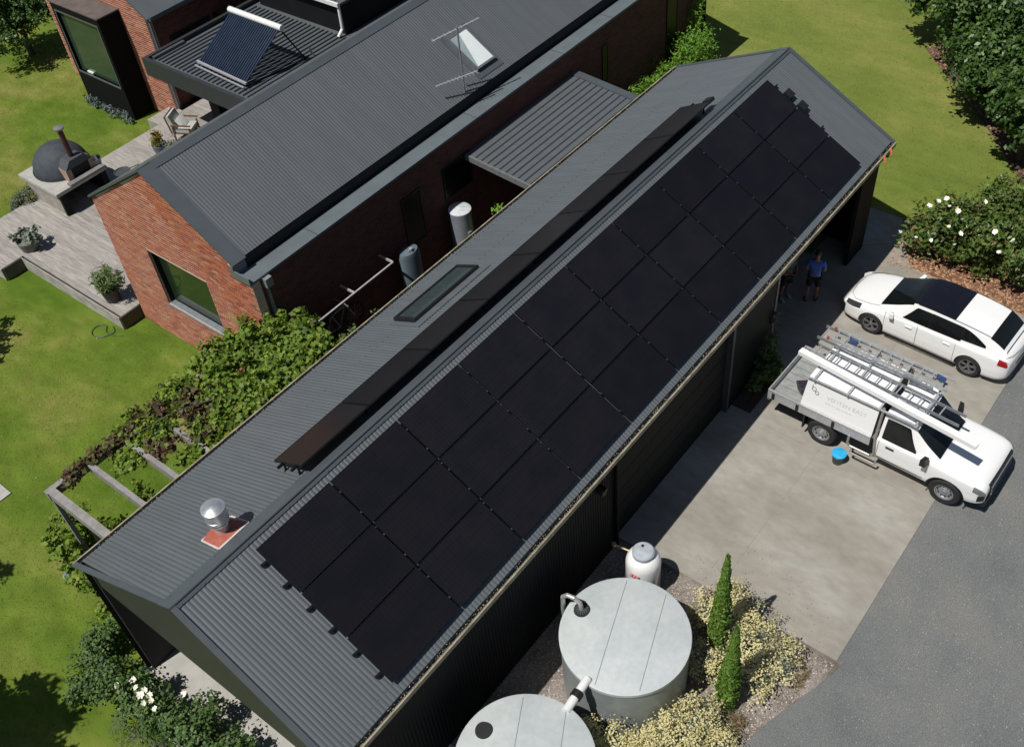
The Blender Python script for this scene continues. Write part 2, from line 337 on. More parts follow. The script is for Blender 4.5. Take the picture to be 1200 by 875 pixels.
# grass blades as short tufts over the lawn in view (nobody could count them)
def grass(name, rects, n, seed, avoid=()):
    rng = np.random.default_rng(seed); ar = np.array([(x1 - x0) * (y1 - y0) for x0, x1, y0, y1 in rects]); k = rng.choice(len(rects), n, p=ar / ar.sum()); Rr = np.array(rects)[k]
    x = rng.uniform(Rr[:, 0], Rr[:, 1]); y = rng.uniform(Rr[:, 2], Rr[:, 3]); a = rng.uniform(0, 6.28, n); h = rng.uniform(.010, .026, n); wd = rng.uniform(.005, .011, n)
    ok = np.ones(n, bool)
    for x0, x1, y0, y1 in avoid: ok &= ~((x > x0) & (x < x1) & (y > y0) & (y < y1))
    x, y, a, h, wd = x[ok], y[ok], a[ok], h[ok], wd[ok]; n = len(x)
    dx, dy = np.cos(a) * wd, np.sin(a) * wd; lx, ly = rng.normal(0, .03, n), rng.normal(0, .03, n); z0 = np.full(n, -.032)
    V = np.stack([np.stack([x - dx, y - dy, z0], -1), np.stack([x + dx, y + dy, z0], -1), np.stack([x + lx, y + ly, z0 + h], -1)], 1).reshape(-1, 3)
    return link(np_mesh(name, V, np.arange(n * 3).reshape(-1, 3)), name, ramp_mat('grass_blades', [(0, (.07, .12, .015)), (.5, (.105, .16, .024)), (.85, (.17, .20, .045)), (1, (.30, .28, .12))], island=True, bump=0, trans=.3), kind='stuff')
tag(grass('grass', [(-4, 8, 3.4, 27), (8, 16, 20, 32), (20, 40, -9, 13)], 330000, 5, avoid=[(-1.2, 2.7, -4, 3.6), (7.2, 30, 5, 12.9), (5.6, 30, 12.6, 20.6), (4.5, 28, 3.4, 6.6), (20, 22.9, -9, -3.5), (20, 21.5, -4, 4)]), 'short mown green grass blades of the lawn', 'grass')

# ================================================================== SHED
RZ = 5.471; NH = (3.417, 3.969); SH = (3.2855, 3.711); LX = 21.406
shed = thing('shed', 'long dark steel shed with low gable roof carrying black solar panels', 'shed', (10.7, 0, 0))
def corrugate(x0, x1, pa, pb, mt, name, parent, lift=.0, pitch=.0885, amp=.0085, ax='x', sub=2):
    """sheet from ridge point pa(y,z) to eave pb(y,z), waves across x"""
    n = int((x1 - x0) / pitch); dy, dz = pb[0] - pa[0], pb[1] - pa[1]; l = math.hypot(dy, dz); ny, nz = (-dz / l, dy / l)
    if nz < 0: ny, nz = -ny, -nz
    xs, hs = [], []
    for i in range(n + 1):
        for f, h in ((0, 0), (.16, .35), (.3, 1), (.5, 1.15), (.7, 1), (.84, .35)):
            xs.append(x0 + (i + f) * (x1 - x0) / (n + 1)); hs.append(h)
    rows = []
    for k in range(sub):
        t = k / (sub - 1); y, z = pa[0] + dy * t, pa[1] + dz * t
        rows.append([(x, y + ny * (amp * h + lift), z + nz * (amp * h + lift)) for x, h in zip(xs, hs)])
    o = MB().grid(rows).build(name, mt, parent, smooth=False)
    md = o.modifiers.new('t', 'SOLIDIFY'); md.thickness = .002
    return o
corrugate(.12, LX - .03, (.25, RZ - .25 * .4396), NH, ROOF, 'roof_sheet', shed)
corrugate(.16, LX - .03, (-.03, RZ - .03 * .5357), (-SH[0], SH[1]), ROOF, 'roof_sheet', shed)
mb = MB()
nN, nS = Vector((0, .4396, 1)).normalized(), Vector((0, -.5357, 1)).normalized()
def rp(x, y, lift=0):     # point on roof
    z = RZ - (.4396 * y if y > 0 else -.5357 * y); nn = nN if y > 0 else nS
    return Vector((x, y, z)) + nn * lift
mb.plate([rp(.08, .33, .03), rp(LX, .33, .03), (LX, 0, RZ + .05), (.1, 0, RZ + .05)], .012, nN)
mb.plate([rp(.1, -.075, .03), (.1, 0, RZ + .05), (LX, 0, RZ + .05), rp(LX, -.075, .03)], .012, nS)
mb.cyl((.1, 0, RZ + .045), (LX, 0, RZ + .045), .035, .035, 10)
mb.build('ridge_cap', FLASH, shed)
scr = MB()
for i in range(44):
    for yy in (.27, -.055):
        p = rp(.3 + i * .485, yy, .035); scr.cyl(p, p + Vector((0, 0, .012)), .012, .012, 6)
scr.build('roof_screw', FLASH, shed, kind='stuff')
for x0, x1 in ((.10, .21), (LX - .08, LX + .05)):
    k = -.17 if x0 < 1 else 0
    a = MB(); a.plate([rp(x0 + k, 3.5, .03), rp(x0, 0.001, .05), rp(x1, .001, .05), rp(x1 + k, 3.5, .03)], .03, nN); a.build('barge_flashing', FLASH, shed)
    a = MB(); a.plate([rp(x0, -3.36, .03), rp(x1, -3.36, .03), rp(x1, -.001, .05), rp(x0, -.001, .05)], .03, nS); a.build('barge_flashing', FLASH, shed)
# gable end panels: flat bottomed triangles
zb = 3.22
for x0, x1 in ((.12, .22), (LX - .08, LX)):
    a = MB(); pts = [(x0, 3.45, zb), (x0, -3.3, zb), (x0, -3.3, SH[1] - .02), (x0, 0, RZ - .03), (x0, 3.45, NH[1] - .03)]
    P = [Vector(p) for p in pts]; a.plate(P, x0 - x1, (1, 0, 0)); a.build('gable_panel', DARKG, shed)
# walls
def ribwall(x0, x1, y, z0, z1, name, outy, pitch=.0885, amp=.012, mt=DARK):
    n = max(2, int((x1 - x0) / pitch)); xs = []; hs = []
    for i in range(n + 1):
        for f, h in ((0, 0), (.2, 1), (.5, 1), (.7, 0)): xs.append(x0 + (i + f) * (x1 - x0) / (n + 1)); hs.append(h)
    rows = [[(x, y + outy * amp * h, z) for x, h in zip(xs, hs)] for z in (z0, z1)]
    o = MB().grid(rows).build(name, mt, shed); o.modifiers.new('t', 'SOLIDIFY').thickness = .004; return o
YS = -3.08
ribwall(.02, 8.62, YS, 0, 3.80, 'wall_cladding', -1)
ribwall(.02, LX, 3.38, 0, 3.95, 'wall_cladding', 1)
a = MB(); a.box(13.55, 15.62, YS - .01, YS + .10, 0, 3.7); a.build('wall_panel', DARK, shed)
a = MB(); a.box(20.35, LX - .01, YS - .01, YS + .10, 0, 3.7); a.build('wall_panel', DARK, shed)
a = MB(); a.box(8.6, 20.4, YS - .004, YS + .09, 3.05, 3.7); a.build('door_lintel', DARK, shed)
a = MB(); a.box(LX - .1, LX - .012, -3.0, 3.37, 0, zb); a.build('end_wall', DARK, shed)
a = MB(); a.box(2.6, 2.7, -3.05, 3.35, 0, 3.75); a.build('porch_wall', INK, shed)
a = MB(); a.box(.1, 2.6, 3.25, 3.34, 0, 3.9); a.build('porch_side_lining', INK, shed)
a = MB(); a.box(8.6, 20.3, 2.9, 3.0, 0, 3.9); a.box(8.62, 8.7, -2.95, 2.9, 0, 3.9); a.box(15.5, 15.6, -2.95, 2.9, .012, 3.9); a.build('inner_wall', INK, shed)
a = MB(); a.box(8.72, 20.3, -1.99, 2.9, -.01, .004); a.build('garage_floor', CONC, shed)
# sectional garage door: five boards
gd = bpy.data.objects.new('garage_door', None)
for k in range(6):
    a = MB(); a.box(8.72, 13.5, YS + .12, YS + .16, .01 + k * .508, .50 + k * .508); a.build('door_board', DARK, shed)
bpy.data.objects.remove(gd)
for x in (13.44, 15.60): MB().box(x, x + .1, YS - .03, YS + .12, 0, 3.05).build('door_jamb', mat('jamb', (.06, .065, .07), .4), shed)
# gutters: trough with a pale outer lip and debris
def gutter(yw, z, sgn, x0=-.02, x1=LX + .02, n=1700, sz=.028):
    a = MB(); a.box(x0, x1, *sorted((yw, yw + sgn * .012)), z - .12, z); a.box(x0, x1, *sorted((yw, yw + sgn * .13)), z - .13, z - .12)
    g = a.build('gutter', FLASH, shed); b = MB(); b.box(x0, x1, *sorted((yw + sgn * .105, yw + sgn * .136)), z - .12, z + .0); b.build('gutter_lip', BEIGE, g)
    rng = np.random.default_rng(7); P = np.stack([rng.uniform(x0, x1, n), yw + sgn * rng.uniform(.02, .135, n), z - rng.uniform(.01, .05, n)], -1)
    V, F = leaf_quads(P, np.tile([0, 0, 1.], (n, 1)), sz, rng, .4, .5)
    d = link(np_mesh('gutter_debris', V, F), 'gutter_debris', ramp_mat('debris', [(0, (.10, .07, .03)), (.5, (.34, .28, .15)), (1, (.48, .42, .26))], island=True, bump=0), g, kind='stuff')
gutter(-SH[0] + .01, SH[1] - .01, -1)
gutter(NH[0] - .01, NH[1] - .01, 1, n=500)
# downpipe + wall lamp + meter box
a = MB(); a.cyl((8.45, YS - .07, .05), (8.45, YS - .07, 3.55), .045, .045, 12); a.build('downpipe', DARK, shed, smooth=True)
a = MB(); a.cyl((7.88, YS - .02, 2.7), (7.88, YS - .16, 2.7), .10, .085, 16); a.box(7.83, 7.93, YS - .2, YS - .02, 2.78, 2.84); a.build('wall_lamp', BLACKP, shed)
# skylight on NW slope
sk = MB()
def roofbox(mb, x0, x1, y0, y1, l0, l1):
    c = [(x0, y0), (x1, y0), (x1, y1), (x0, y1)]; return mb.hexa([rp(x, y, l0) for x, y in c] + [rp(x, y, l1) for x, y in c])
roofbox(sk, 8.18, 10.40, 1.96, 2.02, .01, .10); roofbox(sk, 8.18, 10.40, 2.60, 2.66, .01, .10); roofbox(sk, 8.18, 8.26, 2.02, 2.60, .01, .10); roofbox(sk, 10.32, 10.40, 2.02, 2.60, .01, .10)
skf = sk.build('skylight_frame', BLACKP, shed); g = MB(); roofbox(g, 8.26, 10.32, 2.02, 2.60, .02, .07)
g.build('skylight_glass', mat('skylight_glass', (.045, .06, .06), .06, 0, spec=.9), skf)
g = MB(); roofbox(g, 8.05, 10.52, 1.72, 1.95, .016, .03); roofbox(g, 8.02, 8.17, 1.72, 2.70, .013, .022); g.build('skylight_flashing', ROOF, shed)
# orange straps on the far corner of the gutter
for k, x in enumerate((20.55, 20.95)):
    a = MB(); a.bar((x, -3.41, 3.72), (x + .07, -3.50, 3.50), .035, .02); a.bar((x + .1, -3.41, 3.72), (x + .02, -3.48, 3.56), .035, .02)
    tag(a.build('ratchet_strap', mat('orange_web', (.75, .16, .05), .7)), ['small orange strap tied to the far gutter, the one further from the corner', 'small orange strap hanging at the very end of the far gutter corner'][k], 'strap', 'orange straps on the gutter')

# ------------------------------------------------------------------ flue
fl = thing('roof_flue', 'shiny round steel flue with wide cowl on a red roof flashing', 'flue', (1.75, .65, 5.1))
a = MB(); a.cyl((1.75, .65, 5.12), (1.75, .65, 5.86), .125, .125, 24); a.build('pipe', ALU, fl, smooth=True)
a = MB(); a.lathe((1.75, .65, 5.62), [(.0, .0), (.17, .0), (.205, .03), (.205, .10), (.195, .105), (.205, .11), (.205, .30), (.215, .31), (.215, .335), (.19, .345), (.175, .35), (.12, .385), (0, .40)], 36); a.build('cowl', CHROME, fl, smooth=True)
a = MB(); a.lathe((1.75, .65, 5.56), [(.13, 0), (.185, .01), (.185, .045), (.13, .05)], 30); a.build('clamp_band', CHROME, fl, smooth=True)
a = MB(); c = [rp(x, y, .03) for x, y in ((1.42, .34), (2.12, .36), (2.10, .92), (1.44, .95))]; t = [Vector((1.75 + dx, .65 + dy, 5.36)) for dx, dy in ((-.15, -.15), (.15, -.15), (.15, .15), (-.15, .15))]
a.hexa(c + t); a.build('flashing', mat('red_silicone', (.40, .12, .085), .55, 0, (.32, .09, .06), 9), fl)
a = MB()
for i in range(4): a.bar(c[i] + Vector((0, 0, .01)), c[(i + 1) % 4] + Vector((0, 0, .01)), .035, .012)
a.build('flashing_rim', mat('sealant', (.62, .55, .52), .6), fl)

# ------------------------------------------------------------------ solar panels
def panel_proto(wx, wy, cell):
    """local: x along, y down slope, z normal; origin panel centre"""
    a = MB(); t = .035; e = .018; hx, hy = wx / 2, wy / 2
    a.box(-hx, hx, -hy, -hy + e, 0, t); a.box(-hx, hx, hy - e, hy, 0, t); a.box(-hx, -hx + e, -hy + e, hy - e, 0, t); a.box(hx - e, hx, -hy + e, hy - e, 0, t)
    a.box(-hx + e, hx - e, -hy + e, hy - e, .002, .006)
    me1 = a; b = MB(); b.box(-hx + e, hx - e, -hy + e, hy - e, .026, .031)
    return me1, b
ORD = ['first', 'second', 'third', 'fourth', 'fifth', 'sixth', 'seventh', 'eighth', 'ninth', 'tenth']
def solar_cell_mat(name, c1, c2, line):
    M = mat(name, c1, .28, 0, c2, 1.6, spec=.24, var=.16); n = M.node_tree.nodes; L = M.node_tree.links; b = n['Principled BSDF']
    tc = n.new('ShaderNodeTexCoord'); t = n.new('ShaderNodeTexBrick'); t.offset = 0; t.inputs['Scale'].default_value = 1
    t.inputs['Brick Width'].default_value = .0885; t.inputs['Row Height'].default_value = .178; t.inputs['Mortar Size'].default_value = .0022
    L.new(tc.outputs['Object'], t.inputs[0]); mx = n.new('ShaderNodeMix'); mx.data_type = 'RGBA'; L.new(t.outputs[1], mx.inputs[0])
    src = b.inputs['Base Color'].links[0].from_socket; L.new(src, mx.inputs[6]); mx.inputs[7].default_value = (*line, 1); L.new(mx.outputs[2], b.inputs['Base Color']); return M
PC1 = solar_cell_mat('solar_cells', (.0082, .0082, .0112), (.0108, .0100, .0122), (.0045, .0045, .006))
PC2 = solar_cell_mat('solar_cells_upper_glare', (.012, .0105, .0115), (.014, .0115, .012), (.008, .0075, .008))  # upper row: brown sun glare put into the cell colour
def frame_to(o, origin, ux, uy, un):
    o.matrix_world = Matrix(((ux.x, uy.x, un.x, origin.x), (ux.y, uy.y, un.y, origin.y), (ux.z, uy.z, un.z, origin.z), (0, 0, 0, 1)))
me_cache = {}
def solar_panel(org, ux, uy, un, wx, wy, cm, arr):
    k = (wx, wy, cm.name)
    if k not in me_cache:
        a, b = panel_proto(wx, wy, cm); f = a.build('frame', CELLF); g_ = b.build('glass', cm); me_cache[k] = (f.data, g_.data)
        bpy.data.objects.remove(f); bpy.data.objects.remove(g_)
    r = bpy.data.objects.new('solar_panel', me_cache[k][0]); COL.objects.link(r); frame_to(r, org - arr.location, ux, uy, un); r.parent = arr
    o = bpy.data.objects.new('glass', me_cache[k][1]); COL.objects.link(o); o.parent = r
    return r
P_, Q_, X0, S0 = 1.7983, 1.095, 1.7341, .2255
ls = math.hypot(1, .5357); uS = Vector((0, -1 / ls, -.5357 / ls))
rk = thing('solar_array', 'large array of thirty black solar panels in three rows on the driveway side', 'solar array', (10, -1.5, 4.7))
for j in range(3):
    for i in range(10):
        c = Vector((X0 + P_ * (i + .5), 0, RZ)) + uS * (S0 + Q_ * (j + .5)) + nS * .105
        solar_panel(c, Vector((1, 0, 0)), -uS, nS, P_ - .034, Q_ - .034, PC1, rk)
for j in range(3):
    for f in (.26, .74):
        s = S0 + Q_ * (j + f); a = Vector((X0 - .11, 0, RZ)) + uS * s + nS * .075; b = Vector((X0 + P_ * 10 + (.16 if j < 2 else .03), 0, RZ)) + uS * s + nS * .075
        mb = MB(); mb.bar(a, b, .045, .05, nS)
        mb.bar(a + Vector((.03, 0, 0)) - nS * .05, a + Vector((.03, 0, 0)) + nS * .02, .035, .06, uS); mb.build('rail', CELLF, rk)
        mb = MB()
        for i in range(1, 10): p = Vector((X0 + P_ * i, 0, RZ)) + uS * s + nS * .145; mb.box(p.x - .011, p.x + .011, p.y - .02, p.y + .02, p.z - .01, p.z + .004)
        mb.build('clamp', mat('clamp_dark', (.035, .036, .040), .6), rk, kind='stuff')
for j, f in ((0, .62), (1, .05)):
    s = S0 + Q_ * (j + f); a = Vector((X0 + P_ * 10 + .03, 0, RZ)) + uS * s + nS * .13
    mb = MB(); mb.bar(a, a + Vector((.26, 0, 0)), .24, .07, nS); mb.build('isolator_box', BLACKP, rk)
# upper single row, standing a little off the other slope
pa, pb = Vector((0, 1.16, 5.17)), Vector((0, .27, 5.64)); uv = (pa - pb); wv = uv.length; uvn = uv.normalized(); un2 = Vector((1, 0, 0)).cross(uvn)
if un2.z < 0: un2 = -un2
P2, X2 = 1.80, 3.40
rk2 = thing('solar_array', 'single raised row of eight solar panels with painted brownish glare behind the shed ridge', 'solar array', (10, .7, 5.2))
for i in range(8):
    c = Vector((X2 + P2 * (i + .5), 0, 0)) + (pa + pb) / 2
    solar_panel(c, Vector((1, 0, 0)), un2.cross(Vector((1, 0, 0))), un2, P2 - .02, wv, PC2, rk2)
for t in (.25, .75):
    q = pb.lerp(pa, t) - un2 * .03; mb = MB(); mb.bar(Vector((X2 - .1, 0, 0)) + q, Vector((X2 + P2 * 8 + .22, 0, 0)) + q, .045, .05, un2); mb.build('rail', CELLF, rk2)
    for i in range(9):
        x = X2 + .05 + i * 1.79; r0 = rp(x, q.y, 0); mb = MB(); mb.bar(r0, Vector((x, q.y, q.z)), .035, .035, (1, 0, 0)); mb.build('rail_foot', CELLF, rk2)
mb = MB(); q = pb.lerp(pa, .2); mb.bar(Vector((X2 + P2 * 8 + .02, q.y, q.z)), Vector((X2 + P2 * 8 + .26, q.y, q.z)), .22, .09, un2); mb.build('isolator_box', BLACKP, rk2)

# ================================================================== MAIN HOUSE (brick)
HX, HXE, HY0, HY1, HYR, HZR, HZE = 7.23, 28.3, 6.46, 12.80, 9.63, 6.34, 4.38
house = thing('brick_house', 'red brick house with long dark corrugated roof beside the shed', 'house', (17.5, 9.6, 0))
sl = (HZR - HZE) / (HYR - HY0)
def hz(y): return HZR - abs(y - HYR) * sl
WY0, WY1, WZ0, WZ1 = 8.52, 10.96, 1.48, 3.36
def brick_gable(parent, x, y0, y1, ztop, holes, seed, singles=0, prefer=None):
    """running bond of real bricks standing 6 mm proud of the mortar, on a wall facing -x"""
    rnd = random.Random(seed); items = []
    row = 0; z = .0
    while z < ztop((y0 + y1) / 2) - .05 or z < 1:
        off = 0 if row % 2 else .12; y = y0 + off - .24
        while y < y1:
            a, b = max(y, y0) + .010, min(y + .24, y1) - .010
            if b - a > .05:
                seg = [(a, b)]
                for hy0, hy1, hz0, hz1 in holes:
                    if z + .08 > hz0 and z < hz1:
                        ns = []
                        for (p, q) in seg:
                            if q <= hy0 or p >= hy1: ns.append((p, q))
                            else:
                                if p < hy0: ns.append((p, hy0))
                                if q > hy1: ns.append((hy1, q))
                        seg = ns
                for p, q in seg:
                    if q - p > .03 and z + .04 < min(ztop(p), ztop(q)) - .02: items.append((p, q, z))
            y += .24
        z += .086; row += 1
    full = [it for it in items if abs(it[1] - it[0] - .22) < .002]
    if prefer: full.sort(key=prefer)
    sing = full[:singles]; ss = set(sing); rest = MB()
    for p, q, zz in items:
        if (p, q, zz) in ss: continue
        d = rnd.uniform(.002, .010); rest.box(x - d, x + .03, p, q, zz, zz + .060)
    rest.build('brick_courses', BRK, parent, kind='stuff', fix=False)
    if sing:
        me = None; pl = -wloc(parent)
        for p, q, zz in sing:
            if me is None:
                t = MB().box(-.007, .03, -.110, .110, 0, .067).build('brick', BRKO, parent, local=True); me = t.data
            else: t = bpy.data.objects.new('brick', me); COL.objects.link(t); t.parent = parent
            t.location = Vector((x + rnd.uniform(-.003, .002), (p + q) / 2, zz)) + pl; t.rotation_euler = (0, 0, rnd.uniform(-.008, .008))
# wall core with window opening
a = MB(); xc = HX + .012
def polyx(mb, pts, x0, x1): mb.plate([(x0, y, z) for y, z in pts], x0 - x1, (1, 0, 0))
polyx(a, [(HY0, 0), (WY0, 0), (WY0, hz(WY0) - .05), (6.99, hz(6.99) - .05), (6.99, 4.27), (HY0, 4.27)], xc, xc + .24)
polyx(a, [(WY1, 0), (HY1, 0), (HY1, HZE - .05), (WY1, hz(WY1) - .05)], xc, xc + .24)
polyx(a, [(WY0, 0), (WY1, 0), (WY1, WZ0), (WY0, WZ0)], xc, xc + .24)
polyx(a, [(WY0, WZ1), (WY1, WZ1), (WY1, hz(WY1) - .05), (HYR, HZR - .05), (WY0, hz(WY0) - .05)], xc, xc + .24)
a.build('gable_wall', MORT, house)
CAMP = Vector((-2.86, -10.92, 19.79))
brick_gable(house, HX + .012, HY0, HY1, lambda y: 4.29 if y < 6.96 else hz(y), [(WY0, WY1, WZ0, WZ1)], 3, 300, prefer=lambda it: (Vector((HX, it[0], it[2])) - CAMP).length)
a = MB(); a.box(HX + .26, HXE, HY0 + .0, HY0 + .24, 0, HZE - .12); a.build('side_wall', BRW, house)
a = MB(); a.box(HX + .26, HXE, HY1 - .24, HY1, 0, HZE - .02); a.build('side_wall', BRW, house)
a = MB(); polyx(a, [(HY0, 0), (HY1, 0), (HY1, HZE - .05), (HYR, HZR - .05), (HY0, HZE - .05)], HXE - .24, HXE); a.build('end_wall', BRW, house)
# gable window: deep reveal, dark frame, pale sill
wf = MB(); X = HX + .19
wf.box(X, X + .05, WY0, WY0 + .06, WZ0, WZ1); wf.box(X, X + .05, WY1 - .06, WY1, WZ0, WZ1); wf.box(X, X + .05, WY0 + .06, WY1 - .06, WZ0, WZ0 + .07); wf.box(X, X + .05, WY0 + .06, WY1 - .06, WZ1 - .06, WZ1)
wf = wf.build('window_frame', DARK, house)
MB().box(X + .015, X + .03, WY0 + .06, WY1 - .06, WZ0 + .07, WZ1 - .06).build('window_glass', GLASSG, wf)
a = MB(); a.hexa([(HX - .03, WY0 - .02, WZ0 - .05), (X, WY0 - .02, WZ0 - .02), (X, WY1 + .02, WZ0 - .02), (HX - .03, WY1 + .02, WZ0 - .05), (HX - .03, WY0 - .02, WZ0 - .01), (X, WY0 - .02, WZ0 + .025), (X, WY1 + .02, WZ0 + .025), (HX - .03, WY1 + .02, WZ0 - .01)])
a.build('window_sill', mat('sill_metal', (.30, .33, .35), .35, .5), wf)
a = MB(); a.box(X - .11, X, WY1 - .03, WY1, WZ0 + .03, WZ1); a.box(X - .11, X, WY0 + .0, WY1 - .03, WZ1 - .03, WZ1); a.build('window_reveal', DARK, wf)
# roof
def hslope(y, lift, s):
    nn = Vector((0, s * sl, 1)).normalized(); return nn * lift
def corr_house(x0, x1, ya, yb, name):
    s = -1 if yb < HYR else 1
    corrugate(x0, x1, (ya, hz(ya)), (yb, hz(yb)), ROOF2, name, house, lift=.03, amp=.0065)
corr_house(HX + .34, HXE + .1, HYR - .12, 6.95, 'roof_sheet')
corr_house(HX + .34, HXE + .1, HYR + .12, HY1 + .1, 'roof_sheet')
def hp(x, y, lift=.05): return Vector((x, y, hz(y))) + hslope(y, lift, 1 if y > HYR else -1)
a = MB(); a.plate([hp(HX - .06, 6.9), hp(HX + .36, 6.9), hp(HX + .36, HYR - .001), hp(HX - .06, HYR - .001)], .06, Vector((0, -sl, 1)).normalized()); a.build('barge_flashing', FLASH, house)
a = MB(); a.plate([hp(HX - .06, HYR + .001), hp(HX + .36, HYR + .001), hp(HX + .36, HY1 + .03), hp(HX - .06, HY1 + .03)], .06, Vector((0, sl, 1)).normalized()); a.build('barge_flashing', FLASH, house)
a = MB(); z9 = HZR + .075
a.plate([hp(HX + .3, HYR - .16, .055), hp(HXE + .1, HYR - .16, .055), (HXE + .1, HYR, z9), (HX + .3, HYR, z9)], .01, Vector((0, -sl, 1)).normalized())
a.plate([(HX + .3, HYR, z9), (HXE + .1, HYR, z9), hp(HXE + .1, HYR + .22, .055), hp(HX + .3, HYR + .22, .055)], .01, Vector((0, sl, 1)).normalized()); a.build('ridge_cap', FLASH, house)
a = MB(); a.box(HX + .3, HXE + .1, 6.99, 7.02, 4.30, 4.64); a.build('eave_fascia', INK, house)  # gutter shade put into this near-black face under the roof edge
a = MB(); a.box(HX - .06, HXE + .1, 6.40, 6.93, 4.29, 4.35); a.box(HX - .06, HX + .34, 6.93, 7.05, 4.29, 4.62); a.box(HX - .06, HX - .02, 6.40, 6.93, 4.351, 4.50); a.build('eave_gutter', mat('gutter_steel', (.125, .15, .16), .4, 0, (.11, .13, .14), 2, spec=.5), house)
for x in (9.4, 15.6, 19.7, 22.3):
    MB().box(x, x + .03, 6.395, 6.93, 4.352, 4.356).build('gutter_joint', FLASH, house)
a = MB(); a.box(HX + .35, HX + .42, 6.40, 6.455, .1, 4.28); a.build('downpipe', mat('downpipe_grey', (.30, .32, .33), .4, .3), house)
a = MB(); a.box(HX + .30, HX + .50, 6.28, 6.455, 4.02, 4.28); a.build('rain_head', mat('downpipe_grey', (0, 0, 0)), house)
# windows on the shaded side wall
for x0, x1, z0, z1 in ((12.32, 13.08, 1.9, 3.55), (14.0, 15.2, 2.5, 3.55), (21.78, 22.10, 2.3, 3.6), (25.6, 26.3, .3, 3.6)):
    a = MB(); a.box(x0, x0 + .05, 6.42, 6.455, z0, z1); a.box(x1 - .05, x1, 6.42, 6.455, z0, z1); a.box(x0 + .05, x1 - .05, 6.42, 6.455, z1 - .05, z1); a.box(x0 + .05, x1 - .05, 6.42, 6.455, z0, z0 + .05)
    f = a.build('side_window_frame', BLACKP, house); MB().box(x0 + .05, x1 - .05, 6.435, 6.452, z0 + .05, z1 - .05).build('side_window_glass', mat('shaded_glass', (.006, .007, .008), .3, spec=.25), f)
# skylight: glazed box with a bright blind inside
kx0, kx1, ky0, ky1 = 16.78, 17.60, 7.30, 8.36
a = MB(); nn = Vector((0, -sl, 1)).normalized()
def hb(mb, x0, x1, y0, y1, l0, l1):
    c = [(x0, y0), (x1, y0), (x1, y1), (x0, y1)]; return mb.hexa([Vector((x, y, hz(y))) + nn * l0 for x, y in c] + [Vector((x, y, hz(y))) + nn * l1 for x, y in c])
hb(a, kx0, kx1, ky0, ky0 + .05, .02, .16); hb(a, kx0, kx1, ky1 - .05, ky1, .02, .16); hb(a, kx0, kx0 + .05, ky0 + .05, ky1 - .05, .02, .16); hb(a, kx1 - .05, kx1, ky0 + .05, ky1 - .05, .02, .16)
sf = a.build('skylight_frame', mat('skylight_rim', (.22, .24, .25), .35, .5), house)
a = MB(); hb(a, kx0 + .05, kx1 - .05, ky0 + .05, ky1 - .05, .06, .145)
a.build('skylight_glass', mat('skylight_bright', (.30, .36, .37), .12, 0, (.26, .32, .33), 3, spec=1.), sf)
a = MB(); c = [Vector((x, y, hz(y))) + nn * .150 for x, y in ((kx1 - .06, ky0 + .06), (kx1 - .06, ky1 - .06), (kx0 + .45, ky1 - .06), (kx0 + .10, ky0 + .06))]
a.plate([c[1], c[2], c[3], c[0]], .003, nn); a.build('skylight_blind', mat('blind_white', (.66, .71, .69), .4, 0, (.62, .67, .65), 3), sf)
a = MB(); hb(a, kx0 - .12, kx1 + .14, ky0 - .2, ky0 - .002, .05, .056); hb(a, kx0 - .12, kx0 - .003, ky0, ky1 + .14, .05, .056); hb(a, kx1 + .003, kx1 + .14, ky0, ky1 + .14, .05, .056); a.build('skylight_flashing', FLASH, house)
# antenna
an = thing('tv_antenna', 'thin television antenna on a mast over the house gutter near the skylight', 'antenna', (15.95, 7.05, 4.7))
MB().cyl((15.95, 7.05, 4.68), (15.95, 7.05, 6.75), .024, .024, 8).build('mast', ALUD, an)
a = MB(); a.cyl((15.25, 7.35, 6.55), (16.75, 6.95, 6.65), .022, .022, 6); an_b = a.build('boom', ALU, an)
for i in range(9):
    t = i / 8; c = Vector((15.30, 7.34, 6.565)).lerp(Vector((16.7, 6.97, 6.655)), t); d = Vector((.22, .62, 0)).normalized() * (.09 - .04 * t)
    MB().cyl(c - d, c + d, .006, .006, 5).build('element', ALU, an)
a = MB(); a.cyl((15.05, 7.25, 5.35), (16.35, 6.85, 5.30), .022, .022, 6); a.build('boom', ALU, an)
for i in range(11):
    t = i / 10; c = Vector((15.10, 7.24, 5.345)).lerp(Vector((16.3, 6.87, 5.30)), t); d = Vector((.2, .65, .0)).normalized() * (.06 + .08 * t)
    MB().cyl(c - d, c + d, .006, .006, 5).build('element', ALU, an)

# ------------------------------------------------------------------ carport roof between house and shed
cp = thing('link_roof', 'dark ribbed metal roof bridging the gap between brick house and shed', 'canopy', (17.7, 5.2, 3.4))
a = MB(); a.hexa([(15.05, 3.75, 3.22), (20.3, 3.75, 3.22), (20.3, 6.44, 3.45), (15.05, 6.44, 3.45), (15.05, 3.75, 3.26), (20.3, 3.75, 3.26), (20.3, 6.44, 3.49), (15.05, 6.44, 3.49)]); a.build('roof_deck', ROOF2, cp)
for k in range(12):
    y = 3.95 + k * .215; z = 3.262 + (y - 3.75) * .0855; a = MB(); a.box(15.06, 20.05, y - .016, y + .016, z - .005, z + .030); a.build('standing_seam', FLASH, cp)
a = MB(); a.hexa([(20.06, 3.74, 3.24), (20.34, 3.74, 3.24), (20.34, 6.44, 3.47), (20.06, 6.44, 3.47), (20.06, 3.74, 3.30), (20.34, 3.74, 3.30), (20.34, 6.44, 3.53), (20.06, 6.44, 3.53)]); a.build('end_flashing', FLASH, cp)
